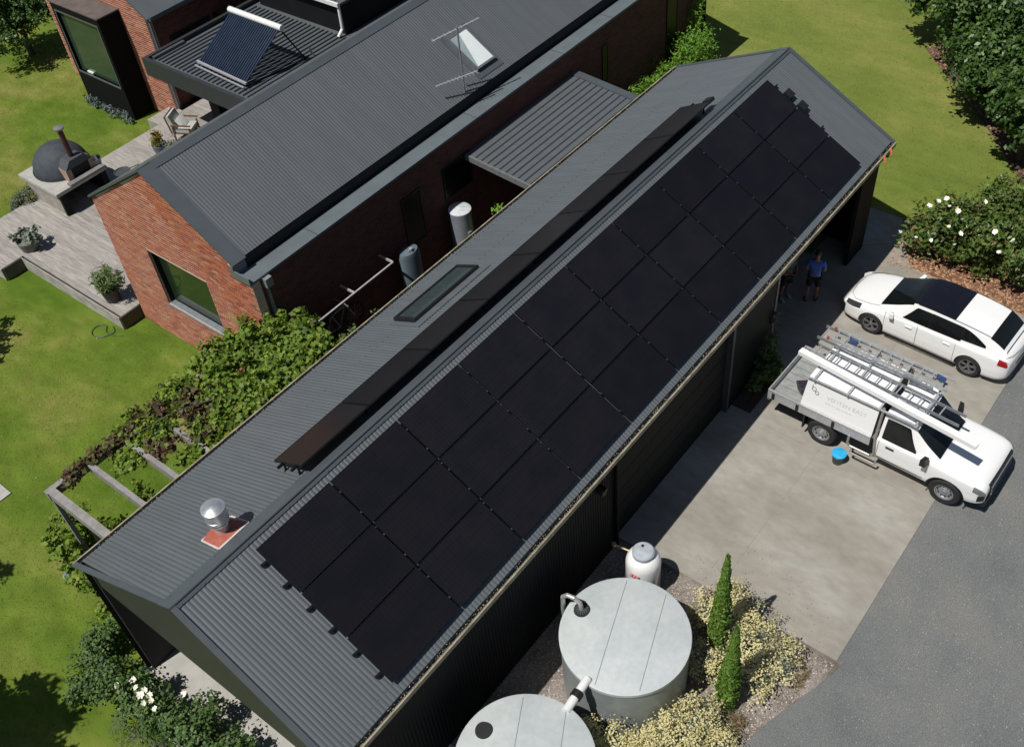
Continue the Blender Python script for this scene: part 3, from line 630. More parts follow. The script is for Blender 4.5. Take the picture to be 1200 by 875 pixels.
a = MB(); a.hexa([(14.98, 3.74, 3.10), (15.045, 3.74, 3.10), (15.045, 6.44, 3.33), (14.98, 6.44, 3.33), (14.98, 3.74, 3.27), (15.045, 3.74, 3.27), (15.045, 6.44, 3.50), (14.98, 6.44, 3.50)]); a.build('front_trim', mat('trim_light', (.17, .18, .18), .5, .1), cp)
for y in (3.85, 6.35): MB().box(20.1, 20.2, y - .05, y + .05, 0, 3.24).build('post', DARK, cp)

# ------------------------------------------------------------------ flat patio roof behind the ridge
pr_ = thing('patio_roof', 'flat ribbed metal patio roof with deep dark fascia behind the house ridge', 'patio roof', (16.5, 16.5, 0))
PZ = 3.30
MB().box(13.92, 24.5, 12.92, 19.5, PZ - .30, PZ - .14).build('roof_deck', ROOF2, pr_)
for k in range(30):
    y = 13.05 + k * .215
    if y > 19.4: break
    MB().box(14.10, 18.55, y - .02, y + .02, PZ - .14, PZ - .085).build('standing_seam', FLASH, pr_)
a = MB(); a.box(13.78, 13.92, 12.95, 19.72, PZ - .62, PZ); a.build('fascia', mat('fascia_dark', (.032, .036, .040), .5), pr_)
a = MB(); a.box(13.93, 24.5, 19.58, 19.72, PZ - .62, PZ - .002); a.build('fascia', mat('fascia_dark', (.032, .036, .040), .5), pr_)
a = MB(); a.box(14.08, 15.40, 19.44, 19.56, PZ - .14, PZ - .04); a.build('gutter_cover', FLASH, pr_)
MB().box(15.1, 15.6, 18.2, 18.7, .45, PZ - .31).build('column', DARK, pr_)
MB().box(17.6, 17.7, 13, 21, .02, PZ - .31).build('glass_wall', GLASS, pr_)
# raised clerestory block on it
cb = thing('clerestory_block', 'dark raised block above the patio roof with white downpipe', 'roof block', (21, 17, 3.2))
a = MB(); a.box(18.75, 27, 14.9, 19.3, PZ - .13, 4.25); a.build('wall', DARK, cb)
a = MB(); a.box(18.62, 27, 14.82, 19.4, 4.25, 4.33); a.build('roof', ROOF2, cb)
a = MB(); a.box(18.54, 18.615, 14.85, 19.4, 4.22, 4.35); a.build('white_gutter', WHITEM, cb)
a = MB(); a.tube([(18.64, 14.92, 4.22), (18.62, 14.93, 3.42), (18.40, 14.95, 3.22)], .055, 10); a.build('downpipe', WHITEM, cb, smooth=True)
for k in range(5): MB().box(18.7, 26.9, 15.1 + k * .9, 15.14 + k * .9, 4.331, 4.37).build('standing_seam', FLASH, cb)
MB().cyl((21.3, 13.1, 3.1), (21.3, 13.1, 5.35), .04, .04, 8).build('vent_pipe', mat('vent_grey', (.3, .31, .32), .5), cb)

# ------------------------------------------------------------------ solar water heater
sh = thing('solar_water_heater', 'tilted blue black evacuated tube collector with white header on the patio roof', 'solar water heater', (15.3, 16.4, 3.2))
t0, t1 = Vector((14.56, 16.45, 3.36)), Vector((16.12, 16.0, 4.62))
lo = [Vector((14.62, 17.70, 3.36)), Vector((14.50, 15.20, 3.36))]; hi = [Vector((16.10, 17.25, 4.60)), Vector((16.08, 14.86, 4.60))]
TUBE = mat('evacuated_tube', (.016, .026, .050), .12, 0, (.022, .036, .066), 4, spec=.9, coat=.5)
for i in range(24):
    t = (i + .5) / 24; MB().cyl(lo[0].lerp(lo[1], t), hi[0].lerp(hi[1], t), .034, .034, 10).build('collector_tube', TUBE, sh, smooth=True)
a = MB(); a.cyl(hi[0] + Vector((0, .08, .02)), hi[1] - Vector((0, .08, -.02)), .10, .10, 18); a.build('header', WHITEM, sh, smooth=True)
a = MB(); a.bar(lo[0] + Vector((-.03, .04, 0)), lo[1] + Vector((-.03, -.04, 0)), .07, .07); a.build('foot_rail', ALU, sh)
a = MB(); a.bar(lo[0] + Vector((-.16, .04, -.08)), lo[1] + Vector((-.16, -.04, -.08)), .04, .04); a.build('foot_rail', ALU, sh)
for s in (0, 1):
    a = MB(); a.bar(hi[s] + Vector((0, 0, -.08)), Vector((16.75, hi[s].y, 3.25)), .04, .04); a.build('brace', DARK, sh)
    a = MB(); a.bar(lo[s] + Vector((0, 0, -.1)), Vector((16.75, hi[s].y, 3.22)), .04, .04); a.build('base_rail', DARK, sh)
a = MB(); a.tube([(16.75, 14.9, 3.25), (16.95, 14.75, 3.35), (17.05, 14.9, 3.5), (16.95, 14.6, 3.25)], .02, 6); a.build('hose_loop', BLACKP, sh)

# ------------------------------------------------------------------ second wing with bay window
W2X, W2Y0, W2Y1, W2Z, W2R = 14.9, 20.68, 27.2, 4.15, 6.1
wing = thing('brick_wing', 'second brick wing with gable end and black box window by the lawn', 'house', (20, 24, 0))
def wz(y): return W2R - abs(y - (W2Y0 + W2Y1) / 2) * (W2R - W2Z) / ((W2Y1 - W2Y0) / 2)
a = MB(); polyx(a, [(W2Y0, 0), (W2Y1, 0), (W2Y1, W2Z), ((W2Y0 + W2Y1) / 2, W2R), (W2Y0, W2Z)], W2X + .012, W2X + .25); a.build('gable_wall', MORT, wing)
brick_gable(wing, W2X + .012, W2Y0, W2Y1, wz, [(22.2, 25.1, .0, 3.9)], 8)
MB().box(W2X + .26, 30, W2Y0, W2Y0 + .24, 0, W2Z).build('side_wall', BRW, wing)
MB().box(W2X + .26, 30, W2Y1 - .24, W2Y1, 0, W2Z).build('side_wall', BRW, wing)
MB().box(15.6, 17.4, W2Y0 - .02, W2Y0 - .003, .4, 3.0).build('side_door', BLACKP, wing)
for s, (ya, yb) in ((-1, (W2Y0 - .35, (W2Y0 + W2Y1) / 2)), (1, ((W2Y0 + W2Y1) / 2, W2Y1 + .35))):
    a = MB(); nn2 = Vector((0, s * .6, 1)).normalized()
    a.plate([(W2X - .1, ya, wz(ya) + .12), (30, ya, wz(ya) + .12), (30, yb, wz(yb) + .12), (W2X - .1, yb, wz(yb) + .12)], .1, nn2); a.build('roof', ROOF2, wing)
a = MB(); a.box(W2X - .05, 30, W2Y0 - .48, W2Y0 - .34, W2Z - .16, W2Z - .02); a.build('gutter', FLASH, wing)
a = MB(); a.box(W2X + .1, W2X + .16, W2Y0 - .07, W2Y0 - .01, 0, W2Z - .1); a.build('downpipe', ALUD, wing)
# bay box
bx0, by0, by1, bz0, bz1 = 14.0, 22.15, 25.02, .02, 3.92
bay = MB(); gy0, gy1, gz0, gz1 = 22.32, 24.82, 1.30, 3.62
bay.box(bx0, W2X, by0, by0 + .1, bz0, bz1); bay.box(bx0, W2X, by1 - .1, by1, bz0, bz1); bay.box(bx0, W2X, by0 + .1, by1 - .1, bz1 - .1, bz1 + .002)
bay.box(bx0, bx0 + .1, by0 + .1, by1 - .1, bz0, gz0); bay.box(bx0, bx0 + .1, by0 + .1, gy0, gz0, bz1 - .1); bay.box(bx0, bx0 + .1, gy1, by1 - .1, gz0, bz1 - .1); bay.box(bx0, bx0 + .1, gy0, gy1, gz1, bz1 - .1)
bay = bay.build('bay_box', mat('black_box_cladding', (.007, .0075, .008), .8, spec=.12), wing)
MB().box(bx0 - .03, W2X, by0 - .03, by1 + .03, bz1 + .004, bz1 + .05).build('bay_roof', mat('bay_roof', (.13, .105, .095), .6, 0, (.09, .08, .075), 3), bay)
MB().box(bx0 + .10, bx0 + .12, gy0, gy1, gz0, gz1).build('bay_glass', mat('bay_glass', (.03, .055, .038), .05, 0, (.035, .06, .04), 2, spec=1.), bay)
a = MB(); a.box(bx0 - .02, bx0 + .06, gy0 - .05, gy0, gz0, gz1); a.box(bx0 - .02, bx0 + .06, gy1, gy1 + .05, gz0, gz1); a.box(bx0 - .02, bx0 + .06, gy0 - .05, gy1 + .05, gz1, gz1 + .05); a.box(bx0 - .03, bx0 + .06, gy0 - .05, gy1 + .05, gz0 - .06, gz0); a.build('bay_frame', mat('bay_frame', (.16, .18, .19), .35, .4), bay)
MB().box(bx0 + .02, bx0 + .09, 24.0, 24.35, gz0 + .02, gz0 + .08).build('sill_ornament', WHITEM, bay)

# ------------------------------------------------------------------ deck, boards one by one
dk = MB().box(6.64, 17.5, 12.96, 20.36, .02, .40).build('deck', mat('deck_core', (.08, .07, .06), .9)); struct(dk)
dk2 = MB().box(5.92, 6.63, 18.02, 20.36, .02, .40).build('deck_core', mat('deck_core', (0, 0, 0)), dk)
rnd = random.Random(4); bw = .145; n = int((17.5 - 5.90) / (bw + .007))
mes = {}
for i in range(n):
    x = 5.88 + i * (bw + .007); ya = 12.94 if x > 6.56 else 18.0
    cuts = [ya] + ([rnd.uniform(14.2, 18.6)] if ya < 13 else []) + [20.42]
    for p, q in zip(cuts[:-1], cuts[1:]):
        L_ = q - p - .004; o = MB().box(x, x + bw, p, p + L_, .405 + rnd.uniform(0, .003), .45 + rnd.uniform(0, .003)).build('deck_board', TIMB, dk)
MB().box(6.58, 7.25, 12.905, 12.935, .0, .44).build('end_board', mat('deck_shade', (.10, .085, .07), .8), dk)  # end boards carry the shade of their face in a darker colour
for x0, y0, y1 in ((6.545, 12.94, 17.98), (5.845, 18.0, 20.42)): MB().box(x0, x0 + .03, y0, y1, .0, .44).build('edge_board', TIMB, dk)
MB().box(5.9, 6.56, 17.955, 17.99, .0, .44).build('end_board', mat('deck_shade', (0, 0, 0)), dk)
MB().box(13.9, 15.0, 20.44, 21.1, -.02, .43).build('step', TIMB, dk)

# ------------------------------------------------------------------ pizza oven
ov = thing('pizza_oven', 'dark domed pizza oven with rusty chimney on a pale concrete bench', 'oven', (9.7, 19.5, .45))
a = MB(); a.box(8.60, 10.55, 18.45, 20.62, 1.24, 1.36); a.build('bench_top', CONCD, ov)
a = MB(); a.box(8.72, 8.92, 18.60, 20.5, .45, 1.24); a.build('bench_wall', mat('bench_block', (.34, .31, .27), .85, 0, (.26, .24, .21), 4, bump=.2), ov)
MB().box(8.92, 10.3, 20.2, 20.45, .45, 1.24).build('bench_back', DARK, ov); MB().box(10.3, 10.5, 18.55, 20.5, .45, 1.24).build('bench_end', DARK, ov); MB().box(8.70, 8.9, 18.48, 18.595, .45, 1.24).build('bench_front', DARK, ov)
prof = [(.90 * math.cos(t), .86 * math.sin(t)) for t in [PI / 2 * k / 12 for k in range(13)]]; prof[-1] = (.001, .86)
a = MB(); a.lathe((9.72, 19.72, 1.36), [(.93, 0), (.93, .06)] + prof, 40); a.build('dome', mat('oven_render', (.050, .060, .072), .75, 0, (.035, .043, .053), 5, bump=.35, bscale=40), ov, smooth=True)
a = MB(); ac = Vector((9.80, 18.83, 1.36))
OVS = mat('oven_arch_stone', (.38, .27, .21), .8, 0, (.28, .20, .16), 8)
for s in (-1, 1): MB().box(9.80 + s * .42 - .09, 9.80 + s * .42 + .09, 18.62, 19.05, 1.36, 1.78).build('arch_pier', OVS, ov)
MB().hexa([(9.3, 18.62, 1.78), (10.3, 18.62, 1.78), (10.3, 19.1, 1.78), (9.3, 19.1, 1.78), (9.55, 18.66, 2.02), (10.05, 18.66, 2.02), (10.05, 19.1, 2.02), (9.55, 19.1, 2.02)]).build('arch_hood', mat('oven_hood', (.06, .065, .07), .7), ov)
MB().box(9.47, 10.13, 18.66, 18.72, 1.362, 1.778).build('oven_mouth', INK, ov)
MB().box(9.15, 10.5, 18.38, 18.60, 1.362, 1.44).build('landing_shelf', mat('oven_shelf', (.20, .20, .19), .6), ov)
MB().cyl((9.78, 18.88, 1.98), (9.78, 18.88, 2.98), .085, .085, 16).build('chimney', mat('rusty_pipe', (.10, .035, .03), .6, .3, (.06, .02, .02), 6), ov, smooth=True)
MB().lathe((9.78, 18.88, 2.98), [(.085, 0), (.16, .03), (.17, .09), (.02, .14), (0, .14)], 20).build('chimney_cowl', mat('cowl_grey', (.30, .28, .27), .4, .5), ov, smooth=True)
def pot(name, c, r0, r1, h, m, label, cat, rim=True):
    t = thing(name, label, cat, c); a = MB(); a.lathe(c, [(0, 0), (r0, 0), (r1, h), (r1 - .03, h), (r1 - .05, h - .06), (0, h - .06)], 24); a.build('pot', m, t, smooth=True); return t
b1 = thing('metal_bucket', 'grey metal bucket standing on the oven bench behind the chimney', 'bucket', (10.42, 18.75, 1.36)); a = MB(); a.lathe((10.42, 18.75, 1.36), [(0, 0), (.14, 0), (.19, .26), (.18, .26), (.13, .03), (0, .03)], 20); a.build('shell', ALUD, b1, smooth=True)
MB().tube([(10.42 + .19 * math.cos(t), 18.75, 1.62 + .12 * math.sin(t)) for t in [PI * k / 8 for k in range(9)]], .006, 5).build('handle', ALUD, b1)
b2 = thing('drum_stool', 'dark metal drum with a pan on top beside the pizza oven', 'drum', (10.75, 17.95, .45)); MB().cyl((10.75, 17.95, .45), (10.75, 17.95, 1.15), .20, .20, 20).build('drum', mat('drum_dark', (.06, .065, .07), .5, .3), b2, smooth=True)
a = MB(); a.lathe((10.75, 17.95, 1.15), [(0, 0), (.25, 0), (.28, .05), (.26, .05), (.24, .015), (0, .015)], 20); a.bar((11.0, 17.9, 1.19), (11.32, 17.8, 1.2), .03, .02); a.build('pan', mat('pan_dark', (.10, .11, .115), .5, .4), b2, smooth=True)

# ------------------------------------------------------------------ potted plants on the deck
def potted(c, label, lm, blobs, n, size, pm, r=.28, h=.42, seed=1, **kw):
    t = pot('potted_plant', c, r * .75, r, h, pm, label, 'potted plant')
    foliage('foliage', [(c[0] + b[0], c[1] + b[1], c[2] + h + b[2], b[3], b[4], b[5]) for b in blobs], n, size, lm, t, seed, **kw)
    branches('stem', (c[0], c[1], c[2] + h - .08), [(c[0] + b[0], c[1] + b[1], c[2] + h + b[2]) for b in blobs], .02, t); return t
GPOT = mat('grey_pot', (.16, .17, .14), .7, 0, (.11, .12, .10), 6); DPOT = mat('dark_pot', (.06, .05, .045), .6); BPOT = mat('blue_pot', (.12, .15, .18), .4)
potted((7.0, 18.1, .45), 'silvery leaved plant in a low olive pot on the left part of the deck', L_SUCC, [(0, 0, .15, .55, .55, .25), (.3, -.2, .15, .35, .35, .25), (-.25, .25, .2, .35, .3, .22)], 420, .14, GPOT, .33, .34, 2)
potted((6.98, 13.75, .45), 'spiky green plant in a dark pot at the deck corner by the gable', L_OLIV, [(0, 0, .30, .42, .42, .42)], 600, .26, DPOT, .27, .45, 3, aspect=.16)
potted((12.75, 18.75, .45), 'small yellow green shrub in a bluish pot on the deck', leafm('leaf_golden', [(.16, .14, .02), (.30, .24, .03), (.10, .13, .03)]), [(0, 0, .22, .25, .25, .28)], 420, .09, BPOT, .26, .40, 4)
potted((12.85, 18.25, .45), 'grey leaved shrub in a pot right beside the golden one', L_GREY, [(0, 0, .18, .27, .25, .22)], 420, .08, BPOT, .24, .36, 5)
sb = thing('grey_shrub', 'round grey green shrub at the lawn corner of the oven bench', 'shrub', (8.5, 20.55, 0)); foliage('foliage', [(8.5, 20.55, .45, .5, .45, .45), (8.2, 20.75, .35, .35, .3, .35)], 2600, .07, leafm('leaf_sage', [(.06, .085, .05), (.12, .14, .09), (.20, .21, .15)]), sb, 6); branches('stem', (8.5, 20.55, 0), [(8.6, 20.6, .5), (8.3, 20.7, .4)], .03, sb)
bn = thing('edging_shrub', 'low bluish plants along the foot of the black box window', 'shrub', (13.85, 23.6, 0)); foliage('foliage', [(13.85, 22.3 + k * .42, .14, .22, .28, .16) for k in range(7)], 2200, .08, leafm('leaf_blue', [(.07, .11, .10), (.12, .16, .14), (.20, .23, .20)]), bn, 7); branches('stem', (13.85, 23.6, 0), [(13.85, 23.2, .1), (13.85, 24, .1)], .01, bn)

# ------------------------------------------------------------------ armchair, cups
ch = thing('armchair', 'wooden outdoor armchair with pale cushions on the deck', 'armchair', (14.0, 18.85, .45), math.radians(28))
WOOD = mat('chair_wood', (.14, .075, .045), .5); CUSH = mat('cushion', (.42, .44, .40), .9, 0, (.36, .38, .35), 12)
for sx in (-1, 1):
    for sy in (-1, 1): MB().bar((sx * .33, sy * .32, 0), (sx * .33, sy * .30, .58 if sy > 0 else .5), .045, .045, (1, 0, 0)).build('leg', WOOD, ch, local=True)
    MB().bar((sx * .33, -.38, .60), (sx * .33, .36, .60), .06, .03).build('armrest', WOOD, ch, local=True)
MB().box(-.31, .31, -.32, .32, .26, .30).build('seat_frame', WOOD, ch, local=True)
def cushion(name, c, s, mt, parent, rx=0):
    bm = bmesh.new(); bmesh.ops.create_cube(bm, size=1); bmesh.ops.subdivide_edges(bm, edges=bm.edges, cuts=3, use_grid_fill=True)
    for v in bm.verts:
        k = 1 - .25 * (abs(v.co.x * 2) ** 3 + abs(v.co.y * 2) ** 3) / 2; v.co.z *= k; v.co = Vector((v.co.x * s[0], v.co.y * s[1], v.co.z * s[2]))
        v.co = Matrix.Rotation(rx, 3, 'X') @ v.co + Vector(c)
    me = bpy.data.meshes.new(name); bm.to_mesh(me); bm.free(); return link(me, name, mt, parent, True, True)
cushion('seat_cushion', (0, -.02, .37), (.60, .60, .14), CUSH, ch); cushion('back_cushion', (0, .33, .66), (.60, .55, .13), CUSH, ch, math.radians(72))
MB().bar((-.31, .40, .28), (-.31, .50, .92), .03, .05).bar((.31, .40, .28), (.31, .50, .92), .03, .05).bar((-.31, .50, .90), (.31, .50, .90), .03, .05).build('back_frame', WOOD, ch, local=True)
cushion('scatter_cushion', (.05, .10, .56), (.40, .36, .13), WHITEM, ch, math.radians(50))
st = thing('side_table', 'low pale table by the armchair with two white cups', 'side table', (14.6, 17.9, .45)); MB().cyl((14.6, 17.9, .78), (14.6, 17.9, .81), .30, .30, 24).build('top', TIMP, st)
for k in range(3): MB().cyl((14.6 + .2 * math.cos(2.1 * k), 17.9 + .2 * math.sin(2.1 * k), .45), (14.6 + .12 * math.cos(2.1 * k), 17.9 + .12 * math.sin(2.1 * k), .78), .018, .018, 8).build('leg', WOOD, st)
for k, (x, y) in enumerate(((14.5, 17.95), (14.68, 17.84))):
    tag(MB().lathe((x, y, .81), [(0, 0), (.05, 0), (.06, .1), (.052, .1), (.045, .01), (0, .01)], 16).build('cup', WHITEM, smooth=True), ['white cup on the small table, nearer the lawn', 'white cup on the small table, nearer the house ridge'][k], 'cup', 'cups on the side table')

# ------------------------------------------------------------------ things on the shaded side wall
wh = thing('water_heater', 'shiny upright water heater cylinder half in sun by the side wall', 'water heater', (14.1, 6.05, 0))
MB().cyl((14.1, 6.05, .12), (14.1, 6.05, 2.30), .33, .33, 28).build('cylinder', mat('heater_steel', (.40, .44, .48), .3, .4), wh, smooth=True)
MB().lathe((14.1, 6.05, 2.30), [(.33, 0), (.33, .03), (.25, .06), (0, .09)], 28).build('lid', mat('heater_lid', (.66, .68, .70), .35, .1), wh, smooth=True)
MB().box(13.98, 14.10, 5.68, 5.74, 1.0, 1.7).build('valve_cover', ALUD, wh)
MB().tube([(14.3, 5.8, 1.2), (14.42, 5.7, 1.0), (14.42, 5.7, .2)], .02, 6).build('pipe', ALUD, wh)
MB().box(13.8, 14.4, 5.75, 6.35, 0, .115).build('plinth', CONCD, wh)
tb = thing('slim_tank', 'slim dark blue grey tank with a curved top against the side wall', 'tank', (11.95, 6.1, 0))
a = MB(); a.lathe((0, 0, 0), [(0, .02), (.36, .02), (.36, 2.15), (.30, 2.28), (0, 2.32)], 28); a.v = [(11.95 + p[0], 6.08 + p[1] * .62, p[2]) for p in a.v]; a.build('shell', mat('tank_bluegrey', (.12, .16, .19), .45, 0, (.10, .135, .16), 3), tb, smooth=True)
MB().cyl((11.95, 5.98, 2.30), (11.95, 5.98, 2.40), .05, .05, 12).bar((11.85, 5.98, 2.36), (12.05, 5.98, 2.36), .03, .03).build('cap', ALU, tb)
rkk = thing('drying_rack', 'white folding wall rack with two cross arms on the shaded brick wall', 'drying rack', (9.8, 6.2, 2.3))
WM = mat('rack_white', (.42, .38, .36), .5)
MB().bar((8.35, 5.92, 2.45), (11.2, 5.92, 2.45), .045, .045).build('front_rail', WM, rkk)
for x in (8.35, 9.72, 11.2): MB().bar((x, 5.94, 2.45), (x, 6.45, 2.45), .05, .05).build('arm', WM, rkk)
bc = thing('bicycle', 'bicycle hanging in the shade below the white wall rack', 'bicycle', (9.2, 6.2, 1.2))
for x in (8.75, 9.75):
    MB().tube([(x + .33 * math.cos(t), 6.2, 1.55 + .33 * math.sin(t)) for t in [2 * PI * k / 24 for k in range(25)]], .018, 6).build('wheel', RUBBER, bc)
    a = MB()
    for k in range(10): a.cyl((x, 6.2, 1.55), (x + .32 * math.cos(k * .628), 6.2, 1.55 + .32 * math.sin(k * .628)), .003, .003, 4)
    a.build('spokes', ALU, bc)
FR = mat('frame_silver', (.45, .47, .5), .3, .6)
MB().tube([(8.75, 6.2, 1.55), (9.0, 6.2, 2.02), (9.5, 6.2, 2.05), (9.2, 6.2, 1.50), (8.75, 6.2, 1.55)], .018, 8).tube([(9.2, 6.2, 1.5), (9.0, 6.2, 2.1)], .018, 8).tube([(9.46, 6.2, 2.15), (9.75, 6.2, 1.55)], .016, 8).build('frame', FR, bc)
MB().tube([(9.42, 5.92, 2.2), (9.47, 6.2, 2.18), (9.42, 6.48, 2.2)], .014, 6).build('handlebar', FR, bc); MB().box(8.88, 9.12, 6.14, 6.26, 2.1, 2.14).build('saddle', BLACKP, bc)
hr_ = thing('hose_reel', 'dark coiled hose lying in the alley beside the slim tank', 'hose', (11.3, 5.3, .05))
for k in range(3): MB().tube([(11.3 + (.38 - .04 * k) * math.cos(t), 5.3 + (.38 - .04 * k) * math.sin(t), .03 + .03 * k) for t in [2 * PI * j / 22 for j in range(23)]], .014, 6).build('coil', BLACKP, hr_)

# ================================================================== WATER TANKS, GAS, PIPES
def tank(c, r, h, label, seed, hole, inlet=False):
    t = thing('water_tank', label, 'water tank', (c[0], c[1], 0)); tm = mat('tank_steel', (.33, .36, .36), .42, .25, (.28, .31, .31), 3)
    prof = []; 
    for k in range(int(h / .09)): prof += [(r, .02 + k * .09), (r + .005, .045 + k * .09), (r, .07 + k * .09)]
    MB().lathe((c[0], c[1], 0), prof + [(r, h - .02)], 64).build('wall', tm, t, smooth=True)
    RM = ramp_mat('tank_roof', [(.3, (.39, .43, .43)), (.47, (.44, .475, .475)), (.6, (.48, .51, .505)), (.72, (.40, .42, .40)), (.85, (.33, .32, .28))], 1.1, 10, .5, .04, 60, mix=(9, .05))
    MB().lathe((c[0], c[1], h), [(r + .012, -.10), (r + .03, -.08), (r + .03, .0), (r, .012), (0.001, .05)], 64).build('roof', RM, t, smooth=True)
    for a0 in (hole[3] + .12, hole[3] - .72):      # laps of the roof sheets
        d = Vector((math.cos(hole[2]), math.sin(hole[2]), 0)); n_ = Vector((-d.y, d.x, 0)) * a0
        ln = math.sqrt(max(.1, r * r - n_.length ** 2)) - .05; cc = Vector((c[0], c[1], h)) + n_
        zz = lambda p: Vector((p.x, p.y, h + .05 - .038 * (Vector((p.x - c[0], p.y - c[1])).length / r) + .003))
        MB().bar(zz(cc - d * ln), zz(cc), .014, .006).bar(zz(cc), zz(cc + d * ln), .014, .006).build('roof_seam', mat('seam_grey', (.22, .25, .25), .6), t)
    hx, hy = hole[0], hole[1]
    MB().cyl((hx, hy, h + .01), (hx, hy, h + .075), .165, .155, 28).build('strainer', mat('strainer_black', (.012, .012, .014), .6), t, smooth=False)
    return t, (hx, hy)
TC1, TC2 = (5.86, -5.10), (2.68, -5.06); TH = 1.70
t1_, h1 = tank(TC1, 1.275, TH, 'round pale grey steel water tank nearer the gas cylinder and cypresses', 1, (5.80, -4.10, .335, .15))
a = MB()
for k in range(10):
    for s in (0, 1): pass
for k in range(8):
    an_ = k * PI / 8; d = Vector((math.cos(an_), math.sin(an_), 0)) * .14; MB().bar(Vector((h1[0], h1[1], TH + .08)) - d, Vector((h1[0], h1[1], TH + .08)) + d, .012, .008).build('strainer_bar', mat('strainer_grey', (.10, .105, .11), .5), t1_)
pth = [(h1[0], h1[1], TH + .06), (h1[0] - .02, h1[1] + .02, TH + .30), (h1[0] - .05, h1[1] + .12, TH + .42), (h1[0] - .08, h1[1] + .28, TH + .42), (h1[0] - .1, h1[1] + .38, TH + .30), (h1[0] - .1, h1[1] + .40, TH - .2), (h1[0] - .1, h1[1] + .40, .1)]
tag(MB().tube(pth, .048, 14).build('inlet_pipe', mat('pipe_steel', (.50, .50, .48), .35, .4), smooth=True), 'grey bent inlet pipe entering the strainer of the larger tank', 'pipe')
t2_, h2 = tank(TC2, 1.275, TH, 'round pale grey steel water tank cut by the bottom edge of the photo', 2, (2.68, -4.10, .5, .10))
ob = thing('overflow_pipe', 'white plastic pipe with black coupling joining the two water tanks', 'pipe', (4.05, -5.15, 2.1))
A, B = Vector((4.66, -5.06, 1.72)), Vector((3.88, -5.10, 1.70))
MB().cyl(A, A.lerp(B, .42), .088, .088, 20).build('white_pipe', WHITEM, ob, smooth=True); MB().cyl(A.lerp(B, .42), A.lerp(B, .60), .115, .115, 20).build('coupling', BLACKP, ob, smooth=True); MB().cyl(A.lerp(B, .60), B, .088, .088, 20).build('white_pipe', WHITEM, ob, smooth=True)
gc = thing('gas_cylinder', 'white upright gas cylinder with grey collar behind the larger tank', 'gas cylinder', (7.88, -4.22, 0))
MB().lathe((7.88, -4.22, 0), [(0, .05), (.33, .05), (.385, .12), (.385, 1.05), (.36, 1.17), (.29, 1.27), (.17, 1.33), (0, 1.345)], 36).build('body', WHITE, gc, smooth=True)
MB().lathe((7.88, -4.22, 1.29), [(.24, -.05), (.245, .11), (.21, .15), (.05, .17), (0, .17)], 28).build('collar', mat('collar_grey', (.42, .46, .50), .4), gc, smooth=True)
MB().cyl((7.95, -4.15, 1.455), (7.95, -4.15, 1.475), .03, .03, 12).build('collar_cap', BLACKP, gc)
MB().lathe((7.88, -4.22, 0), [(.30, 0), (.33, .0), (.33, .06), (.30, .06)], 28).build('foot_ring', ALUD, gc)
for k in range(3): MB().box(7.44 - .01, 7.49, -4.36 + k * .07, -4.31 + k * .07, .98, 1.02).build('label_plate', mat('label_pink', (.55, .16, .20), .5), gc)
rg = thing('gas_regulator', 'small brass coloured regulator arm left of the gas cylinder', 'regulator', (7.9, -3.7, 1.1)); MB().tube([(7.75, -3.55, 1.25), (7.82, -3.75, 1.18), (7.86, -3.92, 1.16)], .022, 8).build('arm', mat('brass', (.50, .40, .25), .4, .4), rg); MB().cyl((7.75, -3.55, 1.22), (7.75, -3.55, 1.29), .05, .05, 12).build('knob', mat('brass', (0, 0, 0)), rg)

# ================================================================== VEHICLES
def cr(P, t):
    """Catmull-Rom through rows of P at parameter t"""
    P = np.asarray(P, float); n = len(P); i = min(int(t), n - 2); f = t - i
    p0 = P[i - 1] if i > 0 else 2 * P[0] - P[1]; p1, p2 = P[i], P[i + 1]; p3 = P[i + 2] if i + 2 < n else 2 * P[-1] - P[-2]
    return .5 * (2 * p1 + (-p0 + p2) * f + (2 * p0 - 5 * p1 + 4 * p2 - p3) * f * f + (-p0 + 3 * p1 - 3 * p2 + p3) * f ** 3)
def surf(secs, us, vs):
    """secs[i][j]=(x,y,z) -> dense grid"""
    S_ = np.array(secs, float); rows = []
    for u in us:
        sec = cr(S_, u); rows.append([tuple(cr(sec, v)) for v in vs])
    return rows
def lin(a, b, n): return [a + (b - a) * i / (n - 1) for i in range(n)]
def mirror(rows): return [[(-x, y, z) for x, y, z in r] + [(x, y, z) for x, y, z in r[::-1]] for r in rows]
def boolean(o, cutters):
    for c in cutters:
        md = o.modifiers.new('b', 'BOOLEAN'); md.object = c; md.operation = 'DIFFERENCE'; md.solver = 'EXACT'
    dg = bpy.context.evaluated_depsgraph_get(); me = bpy.data.meshes.new_from_object(o.evaluated_get(dg)); o.modifiers.clear(); old = o.data; o.data = me
    for c in cutters: bpy.data.objects.remove(c)
    me.polygons.foreach_set('use_smooth', [True] * len(me.polygons))
    try: me.set_sharp_from_angle(angle=math.radians(32))
    except Exception: pass
